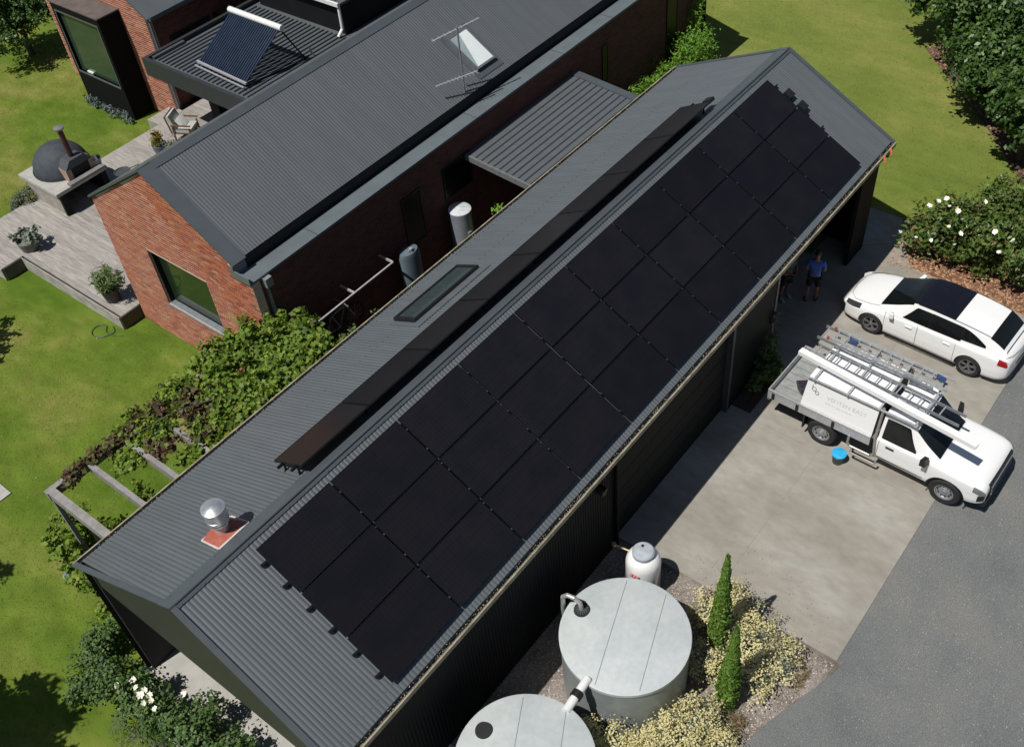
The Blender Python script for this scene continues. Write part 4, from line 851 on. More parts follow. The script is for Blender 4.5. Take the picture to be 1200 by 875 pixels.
def wheel(parent, x, y, r, wd, side, spokes, rim_m, style='alloy', rr=.68):
    """side = +1 when the outer face looks to +x"""
    t = MB(); R_ = r; x0 = x - side * wd
    prof = [(R_ * rr, 0), (R_ * .90, -.012), (R_ * .985, .02), (R_, .05), (R_, wd - .05), (R_ * .985, wd - .02), (R_ * .9, wd), (R_ * rr, wd)]
    t.lathe((x, y, r), [(a, -side * b) for a, b in prof], 36, 'x'); ty = t.build('wheel', RUBBER, parent, local=True, smooth=True)
    k = MB(); ri = R_ * rr
    k.lathe((x, y, r), [(a, -side * b) for a, b in [(ri + .004, .002), (ri - .02, .004), (ri - .03, .05), (ri - .035, wd - .02)]], 36, 'x')
    k.build('rim', rim_m, ty, local=True, smooth=True)
    b = MB(); b.lathe((x, y, r), [(ri - .03, -side * .09), (.001, -side * .09)], 24, 'x'); b.build('wheel_back', BLACKP, ty, local=True)
    if style == 'alloy':
        for s in range(spokes):
            a0 = 2 * PI * s / spokes + .3
            for da in (-.14, .14):
                d = Vector((0, math.cos(a0 + da), math.sin(a0 + da))); d2 = Vector((0, math.cos(a0 + da * .4), math.sin(a0 + da * .4)))
                MB().bar(Vector((x - side * .03, y, r)) + d2 * .05, Vector((x - side * .015, y, r)) + d * (ri - .012), .026, .022, (1, 0, 0)).build('spoke', rim_m, ty, local=True)
        MB().lathe((x, y, r), [(.001, -side * .012), (.05, -side * .014), (.06, -side * .05)], 16, 'x').build('hub', rim_m, ty, local=True)
    else:
        k = MB(); k.lathe((x, y, r), [(a, -side * b) for a, b in [(ri - .02, .03), (ri - .05, .06), (ri * .62, .045), (ri * .5, .02), (ri * .30, .02), (ri * .26, -.01), (.001, -.012)]], 30, 'x'); k.build('disc', rim_m, ty, local=True, smooth=True)
        for s in range(10):
            a0 = 2 * PI * s / 10; c = Vector((x - side * .035, y + math.cos(a0) * ri * .70, r + math.sin(a0) * ri * .70)); MB().cyl(c - Vector((side * .03, 0, 0)), c + Vector((side * .004, 0, 0)), .016, .016, 8).build('vent_hole', BLACKP, ty, local=True)
    return ty
def line_strip(path, r, name, mt, parent): return MB().tube(path, r, 5).build(name, mt, parent, local=True)
SEAM = mat('panel_gap', (.05, .05, .052), .6)
def shell(mb_rows, name, mt, parent, flip=False):
    return MB().grid(mb_rows).build(name, mt, parent, local=True, smooth=True)

# ---------------------------- white wagon, nose to +y
car = thing('parked_car', 'white low wagon with black glass roof parked beside the leaf litter bed', 'car', (18.93, -6.17, 0), -.052)
# half profile: bottom centre .. belt edge .. top centre ; stations rear->front
def cs(y, w, zt, zb, top, wt, sill=.20):
    # points: (x,z)
    return [(0, y, sill - .02), (w * .80, y, sill - .02), (w * .97, y, sill + .06), (w, y, .46), (w * .995, y, .62), (w * .975, y, zb - .06), (w * .93, y, zb), (wt, y, zt), (wt * .5, y, top - .01), (0, y, top)]
secs = [cs(-2.33, .60, .66, .60, .67, .50, .34), cs(-2.27, .76, .84, .80, .86, .66, .28), cs(-2.05, .86, .95, .90, .97, .74, .22), cs(-1.60, .895, .95, .92, .96, .78), cs(-1.0, .888, .94, .91, .95, .78), cs(0, .875, .92, .89, .93, .78),
        cs(.70, .880, .92, .87, .93, .78), cs(1.05, .888, .92, .83, .95, .74), cs(1.55, .885, .83, .76, .875, .68), cs(1.95, .84, .75, .68, .79, .60), cs(2.20, .74, .66, .60, .69, .50), cs(2.31, .58, .54, .50, .56, .40, .24)]
rows = mirror(surf(secs, lin(0, 11, 78), lin(0, 9, 40)))
b_ = MB(); b_.grid(rows); k0 = len(rows[0]); b_.f.append(tuple(range(k0))); nb = (len(rows) - 1) * k0; b_.f.append(tuple(range(nb + k0 - 1, nb - 1, -1)))
body = b_.build('body', WHITE, car, local=True, smooth=True)
bm = bmesh.new(); bm.from_mesh(body.data); bmesh.ops.remove_doubles(bm, verts=bm.verts, dist=.0005); bmesh.ops.recalc_face_normals(bm, faces=bm.faces); bm.to_mesh(body.data); bm.free()
cut = []
for yy in (-1.37, 1.33):
    for s in (-1, 1): c = MB().cyl((s * .62, yy, .325), (s * 1.1, yy, .325), .365, .365, 40).build('cut', RUBBER, car, local=True); cut.append(c)
boolean(body, cut)
AL = mat('dark_alloy', (.24, .24, .245), .3, .6)
for yy in (-1.37, 1.33):
    for s in (-1, 1): wheel(car, s * .872, yy, .325, .22, s, 5, AL)
    for s in (-1, 1): MB().cyl((s * .60, yy, .335), (s * .63, yy, .335), .36, .36, 30).build('arch_liner', BLACKP, car, local=True)
# greenhouse: stations tail -> windscreen base ; profile belt -> roof centre
def gh(y, wb, zb, wt, zt, zc, yt=None):
    yt = y if yt is None else yt
    f = lambda t: y + (yt - y) * t
    return [(wb, y, zb), (wb - (wb - wt) * .45, f(.5), zb + (zt - zb) * .5), (wt, f(.92), zt), (wt * .93, yt, zt + (zc - zt) * .55), (wt * .5, yt, zc - .008), (0, yt, zc)]
G = [gh(-2.16, .66, .93, .60, 1.03, 1.06, -2.10), gh(-1.86, .755, .93, .62, 1.22, 1.27, -1.80), gh(-1.62, .785, .93, .63, 1.30, 1.35, -1.56), gh(-1.0, .800, .925, .645, 1.36, 1.405), gh(-.35, .800, .91, .650, 1.385, 1.43), gh(.10, .80, .905, .64, 1.375, 1.425),
     gh(.42, .795, .90, .615, 1.32, 1.375), gh(.80, .79, .90, .63, 1.12, 1.175, .82), gh(1.22, .775, .90, .66, .925, .965, 1.26)]
def gpatch(u0, u1, v0, v1, name, mt, parent=None, both=False, lift=0., nu=16, nv=10, full=False, G_=None):
    G_ = G if G_ is None else G_
    parent = parent or car; us, vs = lin(u0, u1, nu), lin(v0, v1, nv); rr_ = surf(G_, us, vs)
    if lift: rr_ = [[(p[0] * (1 + lift), p[1], p[2] + lift * .9) for p in r] for r in rr_]
    if full:
        R2 = [[(-x, y, z) for x, y, z in r] + [(x, y, z) for x, y, z in r[::-1][1:]] for r in rr_]; return [shell(R2, name, mt, parent)]
    out = [shell(rr_, name, mt, parent)]
    if both: out.append(shell([[(-x, y, z) for x, y, z in r] for r in rr_], name, mt, parent))
    return out
gpatch(0, 8, 0, 5, 'cabin', WHITE, full=True, nu=60, nv=20)
gpatch(5.98, 7.95, 1.9, 5, 'windscreen', GLASS, full=True, lift=.006, nu=20)
gpatch(3.45, 5.92, 2.62, 5, 'glass_roof', mat('roof_glass', (.008, .008, .012), .03, 0, spec=.9), full=True, lift=.006, nu=24)
gpatch(5.8, 6.1, 2.62, 5, 'roof_header', BLACKP, full=True, lift=.005, nu=4)
gpatch(.25, 1.75, 1.9, 5, 'rear_window', GLASS, full=True, lift=.007, nu=16)
for u0, u1 in ((1.95, 3.02), (3.04, 4.42), (4.44, 6.5)):
    rr2 = []
    for u in lin(u0, u1, 16):
        v0, v1 = .10, 1.74
        if u0 < 2.5: v0 = .35 + (1 - (u - u0) / (u1 - u0)) * .15; v1 = 1.72 - (1 - (u - u0) / (u1 - u0)) ** 1.5 * .9
        if u0 > 4.4: v1 = 1.72 - max(0, (u - 5.5) / .85) ** 1.3 * 1.45
        sec = cr(np.array(G), u); rr2.append([tuple(cr(sec, v) * np.array([1.012, 1, 1])) for v in lin(v0, v1, 8)])
    shell(rr2, 'side_window', GLASS, car); shell([[(-x, y, z) for x, y, z in r] for r in rr2], 'side_window', GLASS, car)
for s in (-1, 1):
    rr2 = []
    for u in lin(3.0, 5.7, 28):
        sec = cr(np.array(G), u); rr2.append([tuple(cr(sec, v) * np.array([s * 1.009, 1, 1])) for v in lin(.12, 1.70 - max(0, (u - 5.5) / .85) ** 1.3 * 1.4, 8)])
    shell(rr2, 'window_pillar', BLACKP, car)
    line_strip([tuple(cr(cr(np.array(G), u), 2.45) * np.array([s * 1.006, 1, 1.003])) for u in lin(1.6, 5.6, 14)], .008, 'roof_rail_strip', BLACKP, car)
    MB().hexa([(s * .84, .78, .88), (s * 1.00, .74, .90), (s * 1.00, .86, .90), (s * .84, .92, .88), (s * .84, .80, .97), (s * .99, .76, 1.02), (s * .99, .84, 1.02), (s * .84, .90, .97)]).build('door_mirror', WHITE, car, local=True)
    MB().hexa([(s * .78, .80, .86), (s * .86, .80, .88), (s * .86, .90, .88), (s * .78, .90, .86), (s * .78, .8, .93), (s * .86, .8, .93), (s * .86, .9, .93), (s * .78, .9, .93)]).build('mirror_foot', BLACKP, car, local=True)
    for yy in (-.95, .08, .98): line_strip([(s * .893, yy, .30), (s * .897, yy + .01, .55), (s * .875, yy + .02, .84), (s * .82, yy + .03, .90)], .0035, 'door_seam', SEAM, car)
    for yy in (-.72, .32): MB().bar((s * .885, yy - .08, .76), (s * .885, yy + .10, .765), .03, .022).build('door_handle', WHITE, car, local=True)
    line_strip([(s * .872, -1.0, .24), (s * .872, .95, .24)], .016, 'sill_strip', BLACKP, car)
    # tail lamp, head lamp, lower intake: taken from the body surface and set proud
    def bpatch(u0, u1, v0, v1, name, mt, lift=1.006, n=8):
        rw = [[tuple(np.array(p) * np.array([s * lift, 1 + .003 * np.sign(p[1]), 1])) for p in r] for r in surf(secs, lin(u0, u1, n), lin(v0, v1, n))]
        return shell(rw, name, mt, car)
    bpatch(1.02, 2.05, 4.55, 6.2, 'tail_lamp', RED, 1.012); bpatch(8.35, 9.75, 5.0, 6.55, 'headlamp', mat('headlamp_dark', (.05, .055, .06), .08, .2), 1.010); bpatch(9.7, 10.6, 2.2, 3.6, 'side_intake', BLACKP, 1.01)
MB().bar((-.5, 2.325, .47), (.5, 2.325, .47), .05, .14).build('grille', BLACKP, car, local=True); MB().bar((-.52, 2.26, .30), (.52, 2.26, .30), .05, .12).build('lower_intake', BLACKP, car, local=True)
MB().bar((-.26, -2.335, .56), (.26, -2.335, .56), .015, .11).build('number_plate', mat('plate', (.06, .06, .065), .5), car, local=True)
MB().bar((-.62, -2.27, .36), (.62, -2.27, .36), .07, .14).build('rear_diffuser', BLACKP, car, local=True)
line_strip([(-.70, -2.15, .92), (-.5, -2.245, .915), (0, -2.30, .91), (.5, -2.245, .915), (.70, -2.15, .92)], .006, 'tailgate_seam', SEAM, car)
line_strip([(-.70, 1.18, .935), (-.735, 1.5, .875), (-.66, 1.95, .77), (-.42, 2.16, .71), (0, 2.22, .70), (.42, 2.16, .71), (.66, 1.95, .77), (.735, 1.5, .875), (.70, 1.18, .935)], .004, 'bonnet_seam', SEAM, car)
for s in (-1, 1): line_strip([(s * .1, 1.26, .945), (s * .45, 1.17, .99)], .008, 'wiper', BLACKP, car)

# ---------------------------- white tray ute, nose to -y in the world (local +y)
ute = thing('tray_ute', 'white tradesman utility truck with canopy box and ladder racks on the apron', 'utility truck', (14.71, -7.06, 0), PI - .0226)
def us_(y, w, zb, zt, wt, top, sill=.42):
    return [(0, y, sill - .02), (w * .85, y, sill - .02), (w * .985, y, sill + .05), (w, y, sill + .28), (w, y, zb - .16), (w * .985, y, zb - .03), (w * .95, y, zb), (wt, y, zt), (wt * .5, y, top - .006), (0, y, top)]
US = [us_(-.22, .90, 1.06, 1.08, .82, 1.09), us_(.2, .905, 1.06, 1.08, .82, 1.09), us_(.8, .910, 1.06, 1.09, .80, 1.11), us_(1.10, .920, 1.07, 1.12, .78, 1.15), us_(1.55, .935, 1.04, 1.11, .78, 1.135), us_(2.0, .925, 1.00, 1.08, .76, 1.10),
      us_(2.24, .895, .95, 1.03, .74, 1.05, .46), us_(2.36, .84, .86, .94, .70, .96, .50), us_(2.40, .80, .76, .82, .66, .84, .52)]
rows = mirror(surf(US, lin(0, 8, 60), lin(0, 9, 40))); b_ = MB(); b_.grid(rows); k0 = len(rows[0]); b_.f.append(tuple(range(k0))); nb = (len(rows) - 1) * k0; b_.f.append(tuple(range(nb + k0 - 1, nb - 1, -1)))
ub = b_.build('body', WHITE, ute, local=True, smooth=True)
bm = bmesh.new(); bm.from_mesh(ub.data); bmesh.ops.remove_doubles(bm, verts=bm.verts, dist=.0005); bmesh.ops.recalc_face_normals(bm, faces=bm.faces); bm.to_mesh(ub.data); bm.free()
boolean(ub, [MB().cyl((s * .64, 1.55, .38), (s * 1.2, 1.55, .38), .44, .44, 40).build('cut', RUBBER, ute, local=True) for s in (-1, 1)])
UG = [gh(-.22, .84, 1.06, .68, 1.70, 1.735), gh(-.05, .845, 1.06, .69, 1.735, 1.775), gh(.30, .85, 1.06, .69, 1.73, 1.775), gh(.52, .85, 1.06, .67, 1.66, 1.705), gh(.85, .84, 1.06, .68, 1.36, 1.41, .86), gh(1.22, .81, 1.08, .70, 1.10, 1.155, 1.24)]
gpatch(0, 5, 0, 5, 'cab', WHITE, parent=ute, full=True, nu=40, nv=20, G_=UG)
MB().plate([(-.83, -.221, 1.06), (.83, -.221, 1.06), (.68, -.221, 1.70), (0, -.221, 1.735), (-.68, -.221, 1.70)], .01, (0, -1, 0)).build('cab_back', WHITE, ute, local=True)
gpatch(3.15, 4.93, 1.9, 5, 'windscreen', GLASS, parent=ute, full=True, lift=.006, nu=16, G_=UG)
for s in (-1, 1):
    rr2 = []
    for u in lin(.55, 3.55, 16):
        v1 = 1.72 - max(0, (u - 2.5) / 1.05) ** 1.2 * 1.35; sec = cr(np.array(UG), u); rr2.append([tuple(cr(sec, v) * np.array([s * 1.012, 1, 1])) for v in lin(.10, v1, 8)])
    shell(rr2, 'side_window', GLASS, ute)
    MB().hexa([(s * .93, .92, 1.07), (s * 1.10, .88, 1.07), (s * 1.10, 1.02, 1.07), (s * .93, 1.06, 1.07), (s * .93, .92, 1.26), (s * 1.10, .88, 1.28), (s * 1.09, .98, 1.28), (s * .93, 1.02, 1.26)]).build('door_mirror', BLACKP, ute, local=True)
    MB().bar((s * .86, .97, 1.10), (s * .95, .97, 1.10), .06, .05).build('mirror_arm', BLACKP, ute, local=True)
    for yy in (-.16, 1.03): line_strip([(s * .912, yy, .52), (s * .918, yy, .85), (s * .908, yy, 1.0), (s * .86, yy + .01, 1.065)], .004, 'door_seam', SEAM, ute)
    line_strip([(s * .905, -.16, .50), (s * .905, 1.0, .50)], .012, 'sill_strip', BLACKP, ute)
    MB().bar((s * .915, .02, .94), (s * .915, .22, .94), .03, .03).build('door_handle', BLACKP, ute, local=True)
    # wheel arch flare and liner
    arc = [(s * .925, 1.55 + .45 * math.cos(t), .38 + .45 * math.sin(t)) for t in lin(-.15, PI + .15, 18)]
    line_strip(arc, .016, 'arch_lip', BLACKP, ute)
    MB().cyl((s * .60, 1.55, .38), (s * .64, 1.55, .38), .44, .44, 30).build('arch_liner', BLACKP, ute, local=True)
    for yy in (-1.55, 1.55): wheel(ute, s * .915, yy, .375, .25, s, 6, mat('steel_wheel', (.42, .43, .44), .35, .6), 'steel', .60)
    # headlamp on the front corner
    rw = [[tuple(np.array(p) * np.array([s * 1.008, 1.003, 1.004])) for p in r] for r in surf(US, lin(5.35, 7.5, 10), lin(4.0, 5.75, 6))]; shell(rw, 'headlamp', LAMP, ute)
    rw = [[tuple(np.array(p) * np.array([s * 1.012, 1.004, 1.0])) for p in r] for r in surf(US, lin(6.0, 7.2, 8), lin(2.3, 3.3, 6))]; shell(rw, 'fog_surround', BLACKP, ute)
MB().hexa([(-.62, 2.33, .56), (.62, 2.33, .56), (.62, 2.45, .56), (-.62, 2.45, .56), (-.66, 2.26, .98), (.66, 2.26, .98), (.64, 2.405, .965), (-.64, 2.405, .965)]).build('grille', mat('grille_black', (.02, .02, .022), .35), ute, local=True)
for k in range(3): MB().bar((-.60, 2.448 - k * .012, .66 + k * .10), (.60, 2.448 - k * .012, .66 + k * .10), .02, .018).build('grille_bar', ALUD, ute, local=True)
MB().box(-.80, .80, 2.28, 2.43, .38, .555).build('bumper', BLACKP, ute, local=True)
for s in (-1, 1): line_strip([(s * .12, 1.20, 1.15), (s * .5, 1.12, 1.21)], .009, 'wiper', BLACKP, ute)
line_strip([(-.74, 1.14, 1.13), (-.76, 1.6, 1.08), (-.70, 2.0, 1.03), (-.62, 2.24, .97), (.62, 2.24, .97), (.70, 2.0, 1.03), (.76, 1.6, 1.08), (.74, 1.14, 1.13)], .0045, 'bonnet_seam', SEAM, ute)
# chassis, tray
MB().box(-.42, .42, -2.9, -.2, .45, .60).build('chassis', BLACKP, ute, local=True)
TRY = mat('tray_floor', (.36, .37, .36), .55, .2, (.28, .29, .28), 6)
MB().box(-.90, .90, -3.02, -.36, .78, .84).build('tray_floor', TRY, ute, local=True)
for k in range(7): MB().box(-.86 + k * .26, -.84 + k * .26, -2.98, -2.24, .8405, .848).build('floor_rib', ALUD, ute, local=True)
for s in (-1, 1):
    MB().box(*sorted((s * .905, s * .935)), -3.02, -.36, .76, 1.02).build('side_board', ALU, ute, local=True)
    MB().box(*sorted((s * .895, s * .95)), -3.02, -.36, 1.022, 1.05).build('side_rail', ALU, ute, local=True)
    for yy in (-2.9, -2.25, -1.3): MB().box(*sorted((s * .937, s * .965)), yy - .035, yy + .035, .80, .98).build('latch', BLACKP, ute, local=True)
    MB().box(*sorted((s * .66, s * .93)), -2.06, -2.02, .30, .76).build('mud_flap', BLACKP, ute, local=True)
    MB().tube([(s * .92, -.86, .78), (s * .94, -.86, .55), (s * .94, -.80, .46), (s * .94, -.28, .46), (s * .92, -.20, .55), (s * .92, -.26, 1.05), (s * .76, -.28, 1.95)], .034, 10).build('side_hoop', mat('hoop_metal', (.42, .39, .35), .35, .6), ute, local=True, smooth=True)
    MB().tube([(s * .96, -.72, .40), (s * 1.02, -.72, .33), (s * 1.02, -.10, .33), (s * .96, -.10, .40)], .026, 8).build('side_step', mat('hoop_metal', (0, 0, 0)), ute, local=True, smooth=True)
MB().box(-.935, .935, -3.055, -3.025, .76, 1.06).build('tailboard', ALU, ute, local=True)
MB().box(-.9, .9, -3.065, -3.0, .66, .755).build('rear_bar', ALUD, ute, local=True)
for s in (-1, 1): MB().box(*sorted((s * .62, s * .86)), -3.075, -3.066, .67, .74).build('tail_lamp', RED, ute, local=True)
# canopy box with faint grey lettering on each side
MB().hexa([(-.905, -2.22, .86), (.905, -2.22, .86), (.905, -.37, .86), (-.905, -.37, .86), (-.74, -2.16, 1.86), (.74, -2.16, 1.86), (.74, -.37, 1.86), (-.74, -.37, 1.86)]).build('canopy_box', WHITE, ute, local=True)
cbx = ute.children[-1]
md = cbx.modifiers.new('b', 'BEVEL'); md.width = .02; md.segments = 2
for s in (-1, 1):
    line_strip([(s * .748, -2.15, 1.80), (s * .748, -.38, 1.80)], .012, 'lid_hinge', ALUD, ute)
    line_strip([(s * .912, -2.18, .93), (s * .912, -.40, .93)], .006, 'lid_seam', SEAM, ute)
MB().bar((-.93, -.30, 1.07), (.93, -.30, 1.07), .05, .05).build('headboard_bar', ALUD, ute, local=True)
MB().box(-.80, .80, -.345, -.325, .86, 1.90).build('headboard', BLACKP, ute, local=True)
for yy in (-2.0, -1.15, -.36): MB().bar((-.86, yy, 1.93), (.86, yy, 1.93), .045, .04).build('roof_bar', ALU, ute, local=True)
for s in (-1, 1): MB().bar((s * .80, -2.3, 1.90), (s * .80, .55, 1.90), .04, .04).build('rack_rail', ALU, ute, local=True)
MB().bar((-.80, .50, 1.90), (.80, .50, 1.90), .04, .04).build('roof_bar', ALU, ute, local=True)
GREYT = mat('sign_grey', (.62, .64, .66), .5); GREYD = mat('sign_dark', (.16, .17, .19), .5)
def text3(txt, size, org, ux, uy, m_, name, parent, spacing=1.):
    cu = bpy.data.curves.new('t', 'FONT'); cu.body = txt; cu.size = size; cu.extrude = .001; cu.space_character = spacing
    to = bpy.data.objects.new('t', cu); COL.objects.link(to); dg = bpy.context.evaluated_depsgraph_get(); dg.update(); me = bpy.data.meshes.new_from_object(to.evaluated_get(dg)); bpy.data.objects.remove(to)
    me.materials.clear(); ux = Vector(ux).normalized(); uy = Vector(uy).normalized(); n_ = ux.cross(uy); o = link(me, name, m_, parent, True, kind='stuff')
    o.matrix_local = Matrix(((ux.x, uy.x, n_.x, org[0]), (ux.y, uy.y, n_.y, org[1]), (ux.z, uy.z, n_.z, org[2]), (0, 0, 0, 1))); return o
for s in (-1, 1):
    upv = Vector((-s * .165, 0, 1.0)).normalized(); rd = Vector((0, s, 0)); nn = rd.cross(upv)
    def onside(y, h): return Vector((s * .905, y, .86)) + Vector((-s * .165, 0, 1.0)) * h + nn * .006
    y0_ = -1.80 if s > 0 else -.70
    text3('VENTEN EAST', .155, onside(-1.62 if s > 0 else -.62, .60), rd, upv, GREYT, 'sign_lettering', ute, 1.05)
    text3('ELECTRICAL & SOLAR', .062, onside(-1.62 if s > 0 else -.62, .47), rd, upv, GREYT, 'sign_small_lettering', ute, 1.15)
    cc = onside(-1.92 if s > 0 else -.50, .70)
    mb = MB()
    for (dx, dy, q, r_) in ((-.045, .03, 0, .052), (.045, -.05, 0, .045)):
        pts = [cc + rd * (dx + r_ * math.cos(t)) + upv * (dy + r_ * math.sin(t)) for t in lin(0, 2 * PI, 17)]; mb.tube(pts, .007, 5)
    mb.bar(cc + rd * -.095 + upv * .13, cc + rd * -.095 + upv * -.01, .014, .006, nn); mb.build('sign_emblem', GREYD, ute, local=True)
# carried things: ladders, tube, crate, bucket
def W(x, y, z): return (x, y, z)
def ladder(name, a0, a1, width, z, n, label, double=False):
    """a0,a1: centre line ends in world xy"""
    t = thing(name, label, 'ladder', (a0[0], a0[1], z), 0, 'aluminium ladders on the truck rack'); d = Vector((a1[0] - a0[0], a1[1] - a0[1], 0)); L_ = d.length; d.normalize(); sd_ = Vector((-d.y, d.x, 0))
    for lay in range(2 if double else 1):
        zz = z + lay * .085; off = d * (.30 * lay)
        for s in (-1, 1):
            p = Vector((a0[0], a0[1], zz)) + sd_ * s * (width / 2 - .03 * lay) + off; MB().bar(p, p + d * (L_ - .3 * (1 if double else 0)), .028, .075).build('stile', ALU if lay else ALUD, t)
            MB().bar(p - d * .02, p + d * .05, .036, .083).build('end_cap', mat('cap_orange', (.35, .10, .05), .6) if lay else BLACKP, t)
        for k in range(n):
            p = Vector((a0[0], a0[1], zz)) + off + d * ((k + .5) * (L_ - .35) / n)
            MB().cyl(p - sd_ * (width / 2 - .03 * lay), p + sd_ * (width / 2 - .03 * lay), .017, .017, 8).build('rung', ALU, t)
    return t
ladder('ladder', (15.38, -4.45), (15.24, -7.75), .46, 2.06, 11, 'dark sided double extension ladder on the far side of the truck rack', True)
ladder('ladder', (14.80, -4.55), (14.50, -8.35), .36, 2.0, 13, 'bright narrow ladder between the white box tube and the extension ladder')
tag(MB().bar((14.42, -4.40, 2.12), (13.86, -8.90, 2.12), .17, .11).build('conduit_carrier', WHITE), 'long white square tube lying along the near edge of the truck rack', 'tube')
for k, (y, g_) in enumerate(((-5.25, 0), (-7.4, 1))):
    o = MB().hexa([(15.22, y, 2.18), (15.36, y, 2.18), (15.36, y - .2, 2.18), (15.22, y - .2, 2.18), (15.20, y - .02, 2.24), (15.34, y + .03, 2.26), (15.36, y - .17, 2.22), (15.24, y - .22, 2.25)]).build('tie_strap', mat('blue_strap', (.03, .06, .16), .7))
    tag(o, ['blue tie strap bunched round the ladder near the tailboard', 'blue tie strap bunched round the ladder near the cab'][k], 'strap', 'blue straps on the ladder')
crt = thing('tool_tub', 'dark purple tub standing in the open end of the truck tray', 'tub', (14.55, -4.72, .85)); a = MB(); a.lathe((0, 0, 0), [(0, 0), (.12, 0), (.17, .26), (.155, .26), (.11, .02), (0, .02)], 4); a.v = [(14.42 + p[0] * 1.2, -4.68 + p[1] * 1.5, .85 + p[2]) for p in a.v]; a.build('tub', mat('tub_purple', (.06, .045, .07), .6), crt)
MB().tube([(14.32, -4.5, 1.11), (14.32, -4.68, 1.15), (14.32, -4.86, 1.11)], .01, 5).build('handle', BLACKP, crt)
bk = thing('bucket', 'dark grey bucket with bright blue lid standing by the rear wheel', 'bucket', (13.56, -6.12, 0))
MB().lathe((13.56, -6.12, 0), [(0, 0), (.125, 0), (.155, .28), (.165, .28), (.165, .30), (.15, .31)], 24).build('shell', mat('bucket_grey', (.05, .055, .065), .5), bk, smooth=True)
MB().lathe((13.56, -6.12, .30), [(.172, -.02), (.175, .02), (.15, .03), (0, .022)], 24).build('lid', mat('lid_blue', (.03, .42, .75), .4), bk, smooth=True)
MB().tube([(13.56 + .175 * math.cos(t), -6.12 - .02, .30 - .14 * math.sin(t)) for t in lin(0, PI, 10)], .005, 5).build('handle', WHITEM, bk)

# ================================================================== PERGOLA AND VINE
pg = thing('pergola', 'silvered timber pergola along the shed eave with a vine over it', 'pergola', (4.3, 5, 0))
MB().box(.92, 8.2, 6.50, 6.64, 2.66, 2.90).build('outer_beam', TIMP, pg)
MB().box(.94, 1.12, 3.46, 6.495, 2.68, 2.915).build('cross_beam', TIMP, pg)
for x in (1.97, 2.87, 3.75, 4.65, 5.55, 6.45, 7.35): MB().box(x - .055, x + .065, 3.46, 6.495, 2.70, 2.905).build('cross_beam', TIMP, pg)
for x in (1.0, 4.6, 8.0): MB().box(x - .05, x + .05, 6.52, 6.62, 0, 2.655).build('post', TIMP, pg)
MB().box(.97, 1.03, 3.55, 5.3, .0, 2.675).build('screen_panel', DARK, pg)
vn = thing('grape_vine', 'leafy green grape vine with reddish leaves sprawling over the pergola', 'vine', (6.5, 6.3, 0))
branches('stem', (7.6, 6.3, 0), [(6.8, 5.9, 2.9), (5.5, 5.2, 3.0), (7.3, 4.8, 3.0)], .05, vn); branches('runner', (5.5, 5.2, 2.95), [(3.2, 6.3, 2.95), (1.9, 6.5, 2.95), (3.6, 5.4, 2.95)], .025, vn)
foliage('foliage', [(7.2, 5.1, 3.0, .75, .8, .45), (6.6, 6.2, 3.0, .8, .75, .45), (5.7, 6.5, 2.95, .8, .65, .42), (6.3, 4.6, 3.05, .9, .8, .42), (5.2, 5.6, 2.95, .9, .8, .40), (5.1, 4.5, 2.95, .75, .7, .35), (7.6, 5.8, 2.8, .5, .6, .5), (4.4, 6.4, 2.9, .6, .5, .35), (7.5, 4.3, 2.9, .5, .5, .4), (6.9, 6.3, 2.3, .7, .55, .5), (6.0, 5.6, 2.6, .8, .7, .35), (6.9, 5.2, 2.5, .7, .7, .4), (7.6, 6.2, 2.1, .4, .45, .6)],
        20000, .125, L_VINE, vn, 21, aspect=.85, shell=.35, lumps=.35, zmin=2.2)
foliage('red_foliage', [(4.5, 5.9, 3.0, .75, .7, .32), (3.6, 6.4, 2.95, .75, .38, .28), (4.1, 5.2, 2.9, .45, .45, .25), (2.7, 6.5, 2.93, .7, .22, .20), (3.3, 5.5, 2.85, .55, .35, .22), (1.7, 6.55, 2.9, .5, .16, .13), (4.9, 4.3, 2.9, .5, .5, .22)],
        4200, .115, L_VRED, vn, 22, aspect=.8, shell=.3, lumps=.4, zmin=2.3)
foliage('young_foliage', [(3.3, 6.1, 2.95, .6, .5, .25), (4.4, 5.0, 2.95, .6, .6, .22), (2.6, 5.9, 2.8, .45, .4, .22), (2.2, 4.9, 2.7, .22, .35, .16), (3.5, 4.8, 2.8, .4, .3, .18), (3.0, 6.8, 2.6, .7, .2, .35), (4.6, 6.6, 2.8, .5, .4, .3), (4.0, 4.6, 2.75, .5, .4, .2), (3.7, 5.9, 2.95, .6, .5, .2)],
        4600, .11, L_VINE, vn, 23, aspect=.8, shell=.3, lumps=.4, zmin=2.0)
# tree-like shrub at the pergola corner, alley plants, bright shrub
def shrub(name, label, cat, base, blobs, n, size, lm, seed, group=None, r=.03, **kw):
    t = thing(name, label, cat, base, 0, group); foliage('foliage', blobs, n, size, lm, t, seed, **kw)
    branches('stem', base, [(b[0], b[1], b[2]) for b in blobs[:5]], r, t); return t
shrub('garden_shrub', 'bright green shrub by the lawn at the corner of the pergola', 'shrub', (.9, 7.2, 0), [(1.1, 7.35, .7, .5, .5, .6), (.7, 6.9, .8, .4, .4, .6), (.55, 6.2, .6, .35, .5, .45), (1.4, 7.0, .4, .4, .4, .35)], 2300, .12, L_VINE, 31, aspect=.8)
shrub('garden_shrub', 'small light green plant below the near eave corner of the shed', 'shrub', (.45, 5.0, 0), [(.45, 5.1, .4, .35, .35, .35), (.2, 4.6, .3, .3, .25, .25)], 800, .10, L_VINE, 32, aspect=.8)
